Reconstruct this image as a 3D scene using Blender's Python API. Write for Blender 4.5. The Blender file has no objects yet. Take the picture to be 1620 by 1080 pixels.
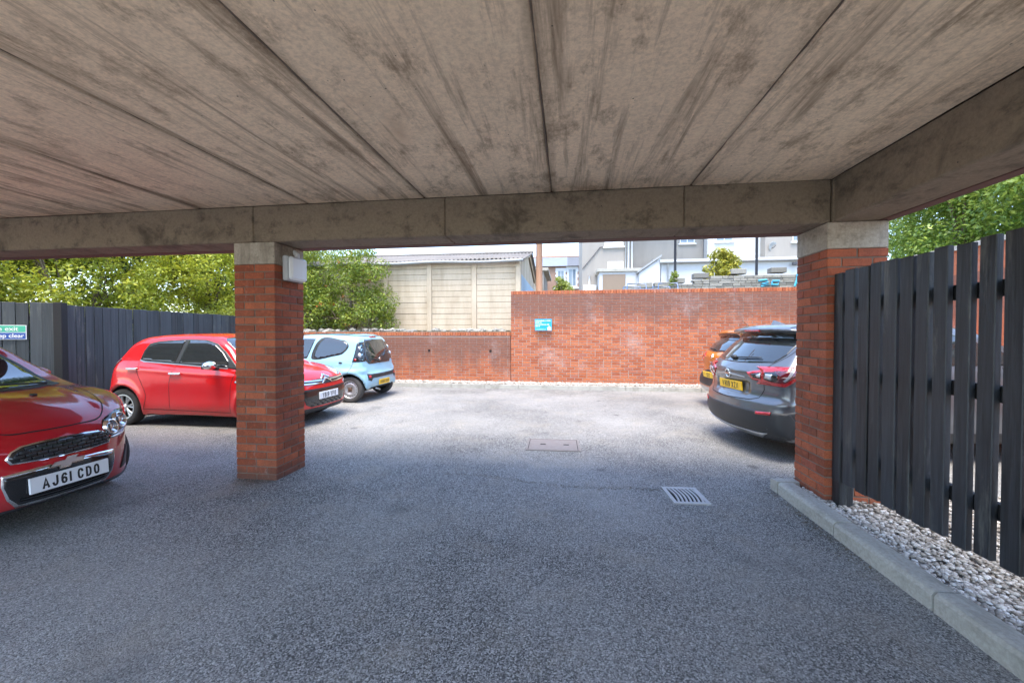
import bpy, bmesh, math, random
import numpy as np
from mathutils import Vector, Matrix
from mathutils.geometry import delaunay_2d_cdt

rad = math.radians
random.seed(7)
rng = np.random.default_rng(11)
sc = bpy.context.scene
col = sc.collection

# ------------------------------------------------------------------ camera, sky, sun, exposure
F_PX = 640.0
cam_d = bpy.data.cameras.new('camera')
cam_d.sensor_fit = 'HORIZONTAL'
cam_d.sensor_width = 36.0
cam_d.lens = F_PX / 1620.0 * 36.0
cam_d.clip_start = 0.05
cam_d.clip_end = 2000.0
cam = bpy.data.objects.new('camera', cam_d)
col.objects.link(cam)
cam.location = (0, 0, 1.449)
yaw = math.atan(88.0 / F_PX)
pitch = math.atan(12.0 / F_PX)
cam.rotation_euler = (rad(90) - pitch, 0, yaw)
sc.camera = cam

SUN_EL, SUN_AZ = 71.0, 190.0          # azimuth clockwise from +Y
world = bpy.data.worlds.new('World')
sc.world = world
world.use_nodes = True
wn = world.node_tree
sky = wn.nodes.new('ShaderNodeTexSky')
sky.sky_type = 'NISHITA'
sky.sun_disc = False
sky.sun_elevation = rad(SUN_EL)
sky.sun_rotation = rad(SUN_AZ)
sky.air_density = 1.0
sky.dust_density = 0.8
sky.ozone_density = 1.0
wn.nodes['Background'].inputs[1].default_value = 0.14
wn.links.new(sky.outputs[0], wn.nodes['Background'].inputs[0])
sun_d = bpy.data.lights.new('sun', 'SUN')
sun_d.energy = 1.5
sun_d.angle = rad(34)
sun_d.color = (1.0, 0.91, 0.77)
sun = bpy.data.objects.new('sun', sun_d)
col.objects.link(sun)
sa, se = rad(SUN_AZ), rad(SUN_EL)
sdir = Vector((math.sin(sa) * math.cos(se), math.cos(sa) * math.cos(se), math.sin(se)))
sun.rotation_euler = sdir.to_track_quat('Z', 'Y').to_euler()
sun.location = (-5, -10, 30)
sc.view_settings.view_transform = 'Standard'
sc.view_settings.look = 'None'
sc.view_settings.gamma = 1.0
sc.view_settings.exposure = EXPOSURE = 2.5
sc.cycles.max_bounces = 8
sc.cycles.diffuse_bounces = 5
sc.cycles.use_adaptive_sampling = True
sc.cycles.adaptive_threshold = 0.02
sc.cycles.glossy_bounces = 4
sc.cycles.transparent_max_bounces = 8

# ------------------------------------------------------------------ object helpers
def link(o, parent=None):
    col.objects.link(o)
    if parent is not None:
        o.parent = parent
    return o

def tag(o, label=None, cat=None, group=None, kind=None):
    if label: o['label'] = label
    if cat: o['category'] = cat
    if group: o['group'] = group
    if kind: o['kind'] = kind
    return o

def empty(name, loc=(0, 0, 0), rz=0.0, label=None, cat=None, group=None):
    o = bpy.data.objects.new(name, None)
    o.empty_display_size = 0.2
    o.location = loc
    o.rotation_euler = (0, 0, rz)
    link(o)
    return tag(o, label, cat, group)

def mesh_obj(name, verts, faces, mat, parent=None, smooth=False):
    me = bpy.data.meshes.new(name)
    me.from_pydata([tuple(map(float, v)) for v in verts], [], [tuple(int(i) for i in f) for f in faces])
    me.update()
    if mat is not None:
        me.materials.append(mat)
    if smooth:
        me.polygons.foreach_set('use_smooth', [True] * len(me.polygons))
    return link(bpy.data.objects.new(name, me), parent)

def share(name, me, parent=None, loc=(0, 0, 0), rot=(0, 0, 0), scale=(1, 1, 1)):
    o = bpy.data.objects.new(name, me)
    o.location = loc; o.rotation_euler = rot; o.scale = scale
    return link(o, parent)

class MB:
    """collects shapes into one mesh"""
    def __init__(s): s.v = []; s.f = []
    def add(s, v, f):
        n = len(s.v); s.v += [tuple(p) for p in v]; s.f += [tuple(i + n for i in q) for q in f]
        return s
    def box(s, x0, x1, y0, y1, z0, z1):
        return s.add([(x0,y0,z0),(x1,y0,z0),(x1,y1,z0),(x0,y1,z0),(x0,y0,z1),(x1,y0,z1),(x1,y1,z1),(x0,y1,z1)],
                     [(0,3,2,1),(4,5,6,7),(0,1,5,4),(1,2,6,5),(2,3,7,6),(3,0,4,7)])
    def bbox(s, x0, x1, y0, y1, z0, z1, b=0.004):
        """bevelled box (chamfered edges)"""
        bm = bmesh.new()
        bmesh.ops.create_cube(bm, size=1.0, matrix=Matrix.LocRotScale(((x0+x1)/2,(y0+y1)/2,(z0+z1)/2), None, (x1-x0,y1-y0,z1-z0)))
        bmesh.ops.bevel(bm, geom=bm.edges[:], offset=b, segments=1, affect='EDGES', profile=0.5)
        bm.verts.index_update()
        s.add([v.co[:] for v in bm.verts], [[v.index for v in f.verts] for f in bm.faces]); bm.free()
        return s
    def tube(s, pts, r, n=8, cap=True):
        pts = [Vector(p) for p in pts]; R = r if isinstance(r, (list, tuple)) else [r] * len(pts)
        vs, fs = [], []
        up = None
        for i, p in enumerate(pts):
            t = (pts[min(i+1, len(pts)-1)] - pts[max(i-1, 0)]).normalized()
            if up is None or abs(t.dot(up)) > 0.95:
                up = Vector((0,0,1)) if abs(t.z) < 0.9 else Vector((1,0,0))
            a = t.cross(up).normalized(); b = t.cross(a).normalized()
            for k in range(n):
                w = 2*math.pi*k/n
                vs.append(p + (a*math.cos(w) + b*math.sin(w)) * R[i])
        for i in range(len(pts)-1):
            for k in range(n):
                k2 = (k+1) % n
                fs.append((i*n+k, i*n+k2, (i+1)*n+k2, (i+1)*n+k))
        if cap:
            fs.append(tuple(range(n))); fs.append(tuple(range((len(pts)-1)*n, len(pts)*n))[::-1])
        return s.add(vs, fs)
    def lathe(s, prof, n=24, axis='Y', center=(0,0,0)):
        """prof: list of (r, h) revolved about axis"""
        vs, fs = [], []
        for r, h in prof:
            for k in range(n):
                w = 2*math.pi*k/n; a, b = r*math.cos(w), r*math.sin(w)
                p = (a, h, b) if axis == 'Y' else ((h, a, b) if axis == 'X' else (a, b, h))
                vs.append((p[0]+center[0], p[1]+center[1], p[2]+center[2]))
        for i in range(len(prof)-1):
            for k in range(n):
                k2 = (k+1) % n
                fs.append((i*n+k, i*n+k2, (i+1)*n+k2, (i+1)*n+k))
        return s.add(vs, fs)
    def quad(s, a, b, c, d): return s.add([a, b, c, d], [(0, 1, 2, 3)])
    def obj(s, name, mat, parent=None, smooth=False): return mesh_obj(name, s.v, s.f, mat, parent, smooth)

def fix_normals(o):
    bm = bmesh.new(); bm.from_mesh(o.data)
    bmesh.ops.recalc_face_normals(bm, faces=bm.faces[:]); bm.to_mesh(o.data); bm.free()
    return o

# ------------------------------------------------------------------ material helpers
class Mat:
    def __init__(s, name, base=(.5,.5,.5), rough=.6, metal=0.0, spec=.5, coat=0.0):
        s.m = bpy.data.materials.new(name); s.m.use_nodes = True
        s.t = s.m.node_tree; s.n = s.t.nodes; s.b = s.n['Principled BSDF']
        s.set(base, rough, metal, spec, coat)
    def set(s, base, rough, metal, spec, coat):
        i = s.b.inputs
        i['Base Color'].default_value = (*base, 1); i['Roughness'].default_value = rough
        i['Metallic'].default_value = metal; i['Specular IOR Level'].default_value = spec
        i['Coat Weight'].default_value = coat; i['Coat Roughness'].default_value = .03
    def node(s, t, **kw):
        n = s.n.new(t)
        for k, v in kw.items():
            if k.startswith('_'): setattr(n, k[1:], v)
        return n
    def L(s, a, b): s.t.links.new(a, b)
    def coords(s, scale=(1,1,1), kind='Object', loc=(0,0,0)):
        if kind == 'World':
            g = s.node('ShaderNodeNewGeometry'); src = g.outputs['Position']
        else:
            g = s.node('ShaderNodeTexCoord'); src = g.outputs[kind]
        m = s.node('ShaderNodeMapping'); m.inputs['Scale'].default_value = scale; m.inputs['Location'].default_value = loc
        s.L(src, m.inputs[0]); return m.outputs[0]
    def noise(s, vec, scale, detail=4, rough=.55, dist=0.0):
        n = s.node('ShaderNodeTexNoise'); n.inputs['Scale'].default_value = scale
        n.inputs['Detail'].default_value = detail; n.inputs['Roughness'].default_value = rough
        n.inputs['Distortion'].default_value = dist
        s.L(vec, n.inputs['Vector']); return n.outputs['Fac']
    def voro(s, vec, scale, out='Distance', feature='F1'):
        n = s.node('ShaderNodeTexVoronoi'); n.feature = feature; n.inputs['Scale'].default_value = scale
        s.L(vec, n.inputs['Vector']); return n.outputs[out]
    def ramp(s, fac, stops, interp='LINEAR'):
        r = s.node('ShaderNodeValToRGB'); r.color_ramp.interpolation = interp
        e = r.color_ramp.elements
        while len(e) < len(stops): e.new(0.5)
        for el, (p, c) in zip(e, stops):
            el.position = p; el.color = (c, c, c, 1) if isinstance(c, (int, float)) else (*c, 1)
        s.L(fac, r.inputs[0]); return r.outputs[0]
    def mix(s, fac, a, b, mode='MIX'):
        n = s.node('ShaderNodeMix'); n.data_type = 'RGBA'; n.blend_type = mode
        for sock, val in ((n.inputs[0], fac), (n.inputs[6], a), (n.inputs[7], b)):
            if hasattr(val, 'links') or hasattr(val, 'is_linked'): s.L(val, sock)
            elif isinstance(val, (int, float)): sock.default_value = val if sock == n.inputs[0] else (val, val, val, 1)
            else: sock.default_value = (*val, 1)
        return n.outputs[2]
    def math(s, op, a, b=0.0, c=0.0):
        n = s.node('ShaderNodeMath'); n.operation = op
        for i, v in enumerate((a, b, c)):
            if isinstance(v, (int, float)): n.inputs[i].default_value = v
            else: s.L(v, n.inputs[i])
        return n.outputs[0]
    def sep(s, vec):
        n = s.node('ShaderNodeSeparateXYZ'); s.L(vec, n.inputs[0]); return n.outputs
    def rnd(s):
        """a random number per object and per loose piece"""
        a = s.node('ShaderNodeObjectInfo').outputs['Random']; b = s.node('ShaderNodeNewGeometry').outputs['Random Per Island']
        return s.math('FRACT', s.math('ADD', a, b))
    def color(s, out): s.L(out, s.b.inputs['Base Color'])
    def rough(s, out): s.L(out, s.b.inputs['Roughness'])
    def bump(s, h, strength=.3, dist=.01):
        n = s.node('ShaderNodeBump'); n.inputs['Strength'].default_value = strength; n.inputs['Distance'].default_value = dist
        s.L(h, n.inputs['Height'])
        s.L(n.outputs[0], s.b.inputs['Normal'])
        return n
# ------------------------------------------------------------------ cars
def plain(name, base, rough=.5, metal=0, spec=.5, coat=0): return Mat(name, base, rough, metal, spec, coat).m

def paint(name, base, metal=.0, flake=.0):
    m = Mat(name, base, .38, metal, .18, 1.0)
    v = m.coords((1,1,1))
    n = m.noise(v, 2.3, 5, .6)
    dirt = m.ramp(n, [(.45, 0.0), (.8, .10)])
    z = m.sep(m.coords((1,1,1)))[2]
    low = m.math('MULTIPLY', m.ramp(z, [(.18, 1.0), (.55, 0.0)]), .35)
    f = m.math('MULTIPLY', m.math('ADD', dirt, low), m.noise(v, 14, 4, .7))
    m.color(m.mix(f, base, (.16, .14, .12)))
    m.rough(m.math('ADD', m.math('MULTIPLY', f, .5), .32))
    m.L(m.math('ADD', m.math('MULTIPLY', f, .5), .025), m.b.inputs['Coat Roughness'])
    return m.m

M = {}
M['glass'] = plain('car_glass', (.018, .022, .024), .03, 0, .9, .6)
M['blackp'] = plain('black_plastic', (.022, .023, .025), .5)
M['gloss_black'] = plain('gloss_black', (.012, .012, .013), .15, 0, .5, .5)
M['seam'] = plain('panel_gap', (.008, .008, .008), .8)
M['chrome'] = plain('chrome', (.78, .79, .80), .12, 1.0)
M['satin'] = plain('satin_silver', (.55, .56, .57), .32, .9)
M['tyre'] = plain('tyre_rubber', (.028, .027, .026), .8)
M['tyre_dusty'] = plain('dusty_tyre_rubber', (.055, .052, .05), .85)
M['well'] = plain('wheel_well', (.012, .012, .012), .9)
M['alloy'] = plain('alloy', (.60, .60, .60), .28, .9)
M['steel'] = plain('steel_wheel', (.42, .42, .43), .4, .6)
M['rust'] = plain('rusty_hub', (.10, .055, .035), .8)
M['redlens'] = plain('red_lens', (.42, .008, .012), .12, 0, .6, 1.0)
M['darkred'] = plain('dark_red_lens', (.10, .006, .012), .12, 0, .6, 1.0)
M['clear'] = plain('clear_lens', (.55, .57, .60), .10, .55, .6, 1.0)
M['amber'] = plain('amber_lens', (.75, .30, .05), .15, 0, .5, 1.0)
M['plate_w'] = plain('white_plate', (.74, .75, .76), .35)
M['plate_y'] = plain('yellow_plate', (.85, .50, .015), .35)
M['ink'] = plain('black_letters', (.012, .012, .012), .5)

def catmull(pts, closed=True, step=.03):
    P = np.array(pts, float); n = len(P); out = []
    rngi = range(n if closed else n - 1)
    for i in rngi:
        p0, p1, p2, p3 = (P[(i-1) % n], P[i], P[(i+1) % n], P[(i+2) % n]) if closed else (P[max(i-1,0)], P[i], P[i+1], P[min(i+2,n-1)])
        L = np.linalg.norm(p2-p1); m = max(1, int(math.ceil(L/step)))
        # centripetal-like: limit tangents by the local segment length
        def tan(a, b, c):
            l1, l2 = np.linalg.norm(b-a)+1e-9, np.linalg.norm(c-b)+1e-9
            t = (b-a)/l1*l2 + (c-b)/l2*l1; t = t/(l1+l2)
            return t
        t1 = tan(p0,p1,p2)*L; t2 = tan(p1,p2,p3)*L
        for k in range(m):
            t = k/m
            out.append((2*t**3-3*t**2+1)*p1+(t**3-2*t**2+t)*t1+(-2*t**3+3*t**2)*p2+(t**3-t**2)*t2)
    if not closed: out.append(P[-1])
    return np.array(out)

def resample(pts, step=.03, closed=True):
    out = []; n = len(pts)
    for i in range(n if closed else n-1):
        a, b = np.array(pts[i], float), np.array(pts[(i+1) % n], float)
        m = max(1, int(math.ceil(np.linalg.norm(b-a)/step)))
        for k in range(m): out.append(a+(b-a)*k/m)
    if not closed: out.append(np.array(pts[-1], float))
    return np.array(out)

class Field2:
    """signed distance to a closed polygon, sampled on a grid"""
    def __init__(s, poly, lo, hi, h=.012):
        s.lo = np.array(lo, float); s.h = h
        nx, ny = int((hi[0]-lo[0])/h)+2, int((hi[1]-lo[1])/h)+2
        X, Y = np.meshgrid(lo[0]+np.arange(nx)*h, lo[1]+np.arange(ny)*h, indexing='ij')
        d = np.full(X.shape, 1e9); inside = np.zeros(X.shape, bool); n = len(poly)
        for i in range(n):
            a, b = poly[i], poly[(i+1) % n]; e = b-a; L2 = (e@e)+1e-12
            t = np.clip(((X-a[0])*e[0]+(Y-a[1])*e[1])/L2, 0, 1)
            d = np.minimum(d, (X-a[0]-t*e[0])**2+(Y-a[1]-t*e[1])**2)
            c = ((a[1] > Y) != (b[1] > Y)) & (X < (b[0]-a[0])*(Y-a[1])/((b[1]-a[1]) if abs(b[1]-a[1]) > 1e-12 else 1e-12)+a[0])
            inside ^= c
        s.g = np.where(inside, -1, 1)*np.sqrt(d)
    def __call__(s, x, y):
        u = np.clip((x-s.lo[0])/s.h, 0, s.g.shape[0]-1.001); v = np.clip((y-s.lo[1])/s.h, 0, s.g.shape[1]-1.001)
        i = u.astype(int); j = v.astype(int); a = u-i; b = v-j; g = s.g
        return g[i,j]*(1-a)*(1-b)+g[i+1,j]*a*(1-b)+g[i,j+1]*(1-a)*b+g[i+1,j+1]*a*b

def smax(a, b, k):
    h = np.clip(k-np.abs(a-b), 0, None)/k
    return np.maximum(a, b)+h*h*k*.25

def sstep(a, b, x):
    t = np.clip((x-a)/(b-a), 0, 1); return t*t*(3-2*t)

class CarBody:
    def __init__(s, L, W, side, cross, plan, axles, R, well=.055, crown=.05, cf=.16, cr=.14, k=.07, extra=None, flare=.016, arch_y=.0):
        s.L, s.W, s.axles, s.R, s.well, s.crown, s.cf, s.cr, s.k, s.extra, s.flare, s.arch_y = L, W, axles, R, well, crown, cf, cr, k, extra, flare, arch_y
        sp = catmull(side); cp = catmull(cross+[(-.6, cross[-1][1]), (-.6, cross[0][1])]) if False else resample(list(map(tuple, catmull(cross, False)))+[(-.8, cross[-1][1]), (-.8, cross[0][1])])
        pp = resample(list(map(tuple, catmull(plan, False)))+[(plan[-1][0], -.8), (plan[0][0], -.8)])
        s.A = Field2(sp, (-.4, -.1), (L+.4, 2.0)); s.C = Field2(cp, (-.2, -.1), (1.25, 2.0)); s.B = Field2(pp, (-.4, -.2), (L+.4, 1.25))
    def f(s, x, y, z):
        ay = np.abs(y)
        xw = x + s.cf*ay**2*sstep(s.L*.55, s.L*.8, x) - s.cr*ay**2*sstep(s.L*.4, s.L*.15, x)
        d = smax(s.A(xw, z+s.crown*ay**2), smax(s.B(x, ay), s.C(ay, z), .05), s.k)
        side = sstep(s.W*.28, s.W*.4, ay)
        for ax in s.axles:
            r = np.sqrt((x-ax)**2+(z-s.R-s.arch_y)**2)
            d = d - s.flare*np.exp(-((r-s.R-s.well-.02)/.06)**2)*side
        if s.extra is not None: d = d + s.extra(x, ay, z)
        for ax in s.axles:
            r = np.sqrt((x-ax)**2+(z-s.R-s.arch_y)**2)
            w = np.maximum(r-s.R-s.well, (s.W/2-.30)-ay)
            d = smax(d, -w, .018)
        return d
    def grad(s, P, e=.004):
        g = np.empty_like(P)
        for a in range(3):
            q = P.copy(); q[:,a] += e; r = P.copy(); r[:,a] -= e
            g[:,a] = (s.f(*q.T)-s.f(*r.T))/(2*e)
        return g
    def mesh(s, h=.025):
        xs = np.arange(-.15, s.L+.15, h); ys = np.arange(-s.W/2-.1+.0031, s.W/2+.1, h); zs = np.arange(.05, 1.75, h)
        X, Y, Z = np.meshgrid(xs, ys, zs, indexing='ij')
        G = s.f(X.ravel(), Y.ravel(), Z.ravel()).reshape(X.shape)
        nx, ny, nz = G.shape
        S = G < 0
        acc = np.zeros((nx-1, ny-1, nz-1, 3)); cnt = np.zeros((nx-1, ny-1, nz-1))
        corners = [(i,j,k) for i in (0,1) for j in (0,1) for k in (0,1)]
        sl = lambda c: (slice(c[0], nx-1+c[0]), slice(c[1], ny-1+c[1]), slice(c[2], nz-1+c[2]))
        for a in corners:
            for ax in range(3):
                if a[ax]: continue
                b = list(a); b[ax] = 1
                ga, gb = G[sl(a)], G[sl(b)]
                m = (ga < 0) != (gb < 0)
                t = np.where(m, ga/np.where(np.abs(ga-gb) < 1e-12, 1, ga-gb), 0)
                for q in range(3):
                    acc[..., q] += np.where(m, a[q]+(t if q == ax else 0), 0)
                cnt += m
        idx = np.full(cnt.shape, -1); act = cnt > 0; idx[act] = np.arange(act.sum())
        base = np.stack(np.nonzero(act), 1)
        P = (base+acc[act]/cnt[act][:, None])*h+np.array([xs[0], ys[0], zs[0]])
        quads = []
        for ax in range(3):
            o1, o2 = [q for q in range(3) if q != ax]
            d = [0,0,0]; d[ax] = 1
            a = S[:nx-d[0], :ny-d[1], :nz-d[2]]; b = S[d[0]:, d[1]:, d[2]:]
            e = np.stack(np.nonzero(a != b), 1)
            ok = (e[:,o1] > 0) & (e[:,o2] > 0) & (e[:,o1] < G.shape[o1]-1) & (e[:,o2] < G.shape[o2]-1); e = e[ok]
            fl = a[tuple(e.T)]
            def id_(d1, d2):
                q = e.copy(); q[:,o1] -= d1; q[:,o2] -= d2; return idx[tuple(q.T)]
            Q = np.stack([id_(1,1), id_(0,1), id_(0,0), id_(1,0)], 1)
            flip = fl if ax != 1 else ~fl
            Q[~flip] = Q[~flip][:, ::-1]
            quads.append(Q)
        Q = np.concatenate(quads)
        for _ in range(3):
            g = s.grad(P); d = s.f(*P.T)
            st = np.clip(d/np.maximum((g**2).sum(1), .25), -.012, .012)
            P = P-g*st[:, None]
        return P, Q
    def hit(s, view, UV):
        """surface point and normal met when looking at the car from a side; UV = (x,z) side, (y,z) front/rear, (x,y) top"""
        n = len(UV); P = np.zeros((n,3)); d = np.zeros(3)
        if view in ('right', 'left'):
            sg = -1 if view == 'right' else 1
            P[:,0] = UV[:,0]; P[:,2] = UV[:,1]; P[:,1] = sg*1.2; d[1] = -sg
        elif view == 'front': P[:,1] = UV[:,0]; P[:,2] = UV[:,1]; P[:,0] = s.L+.3; d[0] = -1
        elif view == 'rear': P[:,1] = UV[:,0]; P[:,2] = UV[:,1]; P[:,0] = -.3; d[0] = 1
        elif view == 'top': P[:,0] = UV[:,0]; P[:,1] = UV[:,1]; P[:,2] = 1.9; d[2] = -1
        best = P.copy(); bf = np.abs(s.f(*P.T))
        for _ in range(70):
            st = np.clip(s.f(*P.T)*.7, -.05, .08)
            P = P+d*st[:, None]
            v = np.abs(s.f(*P.T)); m = v < bf; best[m] = P[m]; bf[m] = v[m]
        bad = np.abs(s.f(*P.T)) > .004
        Q = best[bad]
        if len(Q):
            for _ in range(14):
                g = s.grad(Q); q = s.f(*Q.T)
                Q = Q-g*np.clip(q/np.maximum((g**2).sum(1), .2), -.06, .06)[:, None]
            P[bad] = Q
        g = s.grad(P); g /= np.maximum(np.linalg.norm(g, axis=1), 1e-6)[:, None]
        return P, g

def patch(body, view, poly, mat, name, parent, off=.003, smooth_poly=False, grid=.024, sink=.006, dome=0.0):
    grid = min(grid, .03)
    poly = catmull(poly, True, .016) if smooth_poly else resample(poly, .016)
    lo, hi = poly.min(0), poly.max(0); pts = [Vector(p) for p in poly]; nb = len(pts)
    gx = np.arange(lo[0]+grid/2, hi[0], grid); gy = np.arange(lo[1]+grid/2, hi[1], grid)
    bd = np.roll(poly, -1, 0)-poly
    for a in gx:
        for b in gy:
            t = np.clip(((a-poly[:,0])*bd[:,0]+(b-poly[:,1])*bd[:,1])/np.maximum((bd**2).sum(1), 1e-12), 0, 1)
            if np.min((a-poly[:,0]-t*bd[:,0])**2+(b-poly[:,1]-t*bd[:,1])**2) > (grid*.35)**2: pts.append(Vector((a, b)))
    V, E_, F_, *_ = delaunay_2d_cdt(pts, [(i, (i+1) % nb) for i in range(nb)], [], 0, 1e-6)
    UV = np.array([v[:] for v in V])
    keep = []
    for f in F_:
        c = UV[list(f)].mean(0); a, q = poly, np.roll(poly, -1, 0)
        cr = ((a[:,1] > c[1]) != (q[:,1] > c[1])) & (c[0] < (q[:,0]-a[:,0])*(c[1]-a[:,1])/np.where(q[:,1] == a[:,1], 1e-12, q[:,1]-a[:,1])+a[:,0])
        if cr.sum() % 2: keep.append(tuple(f))
    F_ = keep
    used = sorted({i for f in F_ for i in f}); rm = {i: k for k, i in enumerate(used)}
    F_ = [tuple(rm[i] for i in f) for f in F_]; UV = UV[used]
    P, g = body.hit(view, UV)
    o = np.full(len(P), off)
    if dome:
        dist = np.array([np.sqrt(np.min((poly[:,0]-u[0])**2+(poly[:,1]-u[1])**2)) for u in UV]); o = off+dome*(1-np.exp(-dist/.03))
    T = P+g*o[:, None]
    fs = [tuple(f) for f in F_]
    ec = {}
    for f in fs:
        for i in range(len(f)):
            e = (f[i], f[(i+1) % len(f)]); ec[tuple(sorted(e))] = ec.get(tuple(sorted(e)), []) + [e]
    verts = [tuple(p) for p in T]; low = {}
    for k, es in ec.items():
        if len(es) == 1:
            a, b = es[0]
            for q in (a, b):
                if q not in low: low[q] = len(verts); verts.append(tuple(P[q]-g[q]*sink))
            fs.append((b, a, low[a], low[b]))
    ob = mesh_obj(name, verts, fs, mat, parent, False)
    fix_out(ob, view)
    ob.data.polygons.foreach_set('use_smooth', [i < len(F_) for i in range(len(fs))])
    return ob

def fix_out(o, view):
    d = {'right': (0,-1,0), 'left': (0,1,0), 'front': (1,0,0), 'rear': (-1,0,0), 'top': (0,0,1)}[view]
    n = sum((p.normal*p.area for p in o.data.polygons), Vector())
    m = sum(1 if p.normal.dot(Vector(d)) > 0 else -1 for p in o.data.polygons)
    if m < 0: o.data.flip_normals()

def ribbon(body, view, line, name, parent, width=.007, mat=None, off=.0015, smooth=True):
    c = catmull(line, False, .018) if smooth else resample(line, .018, False)
    t = np.gradient(c, axis=0); t /= np.maximum(np.linalg.norm(t, axis=1), 1e-9)[:, None]; n = np.stack([-t[:,1], t[:,0]], 1)
    A, ga = body.hit(view, c+n*width/2); B, gb = body.hit(view, c-n*width/2)
    A = A+ga*off; B = B+gb*off; k = len(c)
    o = mesh_obj(name, np.concatenate([A, B]), [(i, i+1, k+i+1, k+i) for i in range(k-1)], mat or M['seam'], parent)
    fix_out(o, view); return o

def text_mesh(txt, size, mat, name, parent, loc, rot, xs=1.0, bold=.0, align='CENTER'):
    cu = bpy.data.curves.new(name, 'FONT'); cu.body = txt; cu.size = size; cu.align_x = align; cu.align_y = 'CENTER'
    cu.offset = bold; cu.resolution_u = 3; cu.extrude = .0006
    t = bpy.data.objects.new('tmp', cu); me = bpy.data.meshes.new_from_object(t)
    bpy.data.objects.remove(t); bpy.data.curves.remove(cu)
    me.materials.clear(); me.materials.append(mat)
    o = bpy.data.objects.new(name, me); o.location = loc; o.rotation_euler = rot; o.scale = (xs, 1, 1)
    return link(o, parent)

GL = {'A': [[(0,0),(.5,1.58),(1,0)], [(.17,.47),(.83,.47)]], 'J': [[(.9,1.58),(.9,.42),(.76,.1),(.5,0),(.24,.1),(.1,.42)]],
 '6': [[(.9,1.3),(.72,1.54),(.45,1.56),(.2,1.35),(.08,.95),(.08,.42),(.22,.08),(.5,0),(.78,.08),(.92,.4),(.82,.76),(.55,.9),(.25,.8),(.1,.6)]],
 '1': [[(.5,0),(.5,1.58)]], 'C': [[(.92,1.2),(.78,1.5),(.5,1.58),(.22,1.48),(.08,1.1),(.08,.48),(.22,.1),(.5,0),(.78,.08),(.92,.38)]],
 'D': [[(.08,.0),(.08,1.58),(.5,1.58),(.8,1.42),(.92,1.1),(.92,.48),(.8,.16),(.5,0),(.02,0)]], 'O': [[(.5,1.58),(.22,1.48),(.08,1.1),(.08,.48),(.22,.1),(.5,0),(.78,.1),(.92,.48),(.92,1.1),(.78,1.48),(.5,1.58)]],
 'Y': [[(0,1.58),(.5,.72),(1,1.58)], [(.5,.76),(.5,0)]], 'B': [[(.08,0),(.08,1.58),(.6,1.58),(.85,1.42),(.85,1.02),(.6,.84),(.12,.84)], [(.55,.84),(.92,.64),(.92,.2),(.65,0),(.02,0)]],
 '9': [[(.1,.28),(.28,.04),(.55,.02),(.8,.23),(.92,.63),(.92,1.16),(.78,1.5),(.5,1.58),(.22,1.5),(.08,1.18),(.18,.82),(.45,.68),(.75,.78),(.9,.98)]],
 'F': [[(.95,1.58),(.1,1.58),(.1,0)], [(.14,.84),(.78,.84)]], 'W': [[(0,1.58),(.25,0),(.5,1.15),(.75,0),(1,1.58)]], 'H': [[(.08,0),(.08,1.58)], [(.92,0),(.92,1.58)], [(.12,.8),(.88,.8)]],
 'X': [[(.04,0),(.96,1.58)], [(.04,1.58),(.96,0)]], 'Z': [[(.06,1.58),(.94,1.58),(.06,0),(.96,0)]], 'N': [[(.08,0),(.08,1.58),(.92,0),(.92,1.58)]],
 'K': [[(.1,0),(.1,1.58)], [(.92,1.58),(.12,.68)], [(.38,.98),(.95,0)]], '7': [[(.04,1.58),(.96,1.58),(.38,0)]]}
def plate_text(txt, parent, w):
    k = (w-.045)/.475; cw, sp, gp, t = .046*k, .0105, .026*k, .0135
    adv = [gp if c == ' ' else (t if c == '1' else cw)+sp for c in txt]; x = -(sum(adv)-sp)/2
    for c, a in zip(txt, adv):
        if c != ' ':
            b = MB(); ww = a-sp; sx = ww-t; sy = (.079-t)/1.58
            for si, st in enumerate(GL[c]):
                P = [Vector(((px*sx if c != '1' else 0), py*sy-.079/2+t/2)) for px, py in st]; n = len(P); L_, R_ = [], []
                for i in range(n):
                    d0 = (P[i]-P[i-1]).normalized() if i else (P[1]-P[0]).normalized(); d1 = (P[i+1]-P[i]).normalized() if i < n-1 else d0
                    if i == 0: d0 = d1
                    nn = (d0+d1).normalized(); nn = Vector((-nn.y, nn.x)); m_ = min(1.6, 1/max(.3, nn.dot(Vector((-d0.y, d0.x)))))
                    e = Vector((0,0))
                    if i == 0: e = -d1*t*.35
                    if i == n-1: e = d0*t*.35
                    L_.append(P[i]+nn*t/2*m_+e); R_.append(P[i]-nn*t/2*m_+e)
                z = .0046+.00012*si
                b.add([(q.x+t/2, q.y, z) for q in L_]+[(q.x+t/2, q.y, z) for q in R_], [(i, n+i, n+i+1, i+1) for i in range(n-1)])
            o = b.obj('letter', M['ink'], parent); o.location = (x, -.002, 0)
            n = sum(p.normal.z for p in o.data.polygons)
            if n < 0: o.data.flip_normals()
        x += a

def plate(body, view, uv, txt, yellow, parent, tilt=0.0, w=.52, out=.014):
    P, g = body.hit(view, np.array([uv], float)); p = P[0]+np.array([1 if view == 'front' else -1, 0, 0])*out
    b = MB().bbox(-w/2, w/2, -.0555, .0555, -.012, .004, .002)
    o = b.obj('number_plate', M['plate_y' if yellow else 'plate_w'], parent)
    s = 1 if view == 'front' else -1
    # local x along the width, local y up, local z outwards
    o.matrix_local = Matrix.Translation(p) @ Matrix(((0,0,s,0),(s,0,0,0),(0,1,0,0),(0,0,0,1))) @ Matrix.Rotation(tilt, 4, 'X')
    if txt: plate_text(txt, o, w)
    return o

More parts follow.
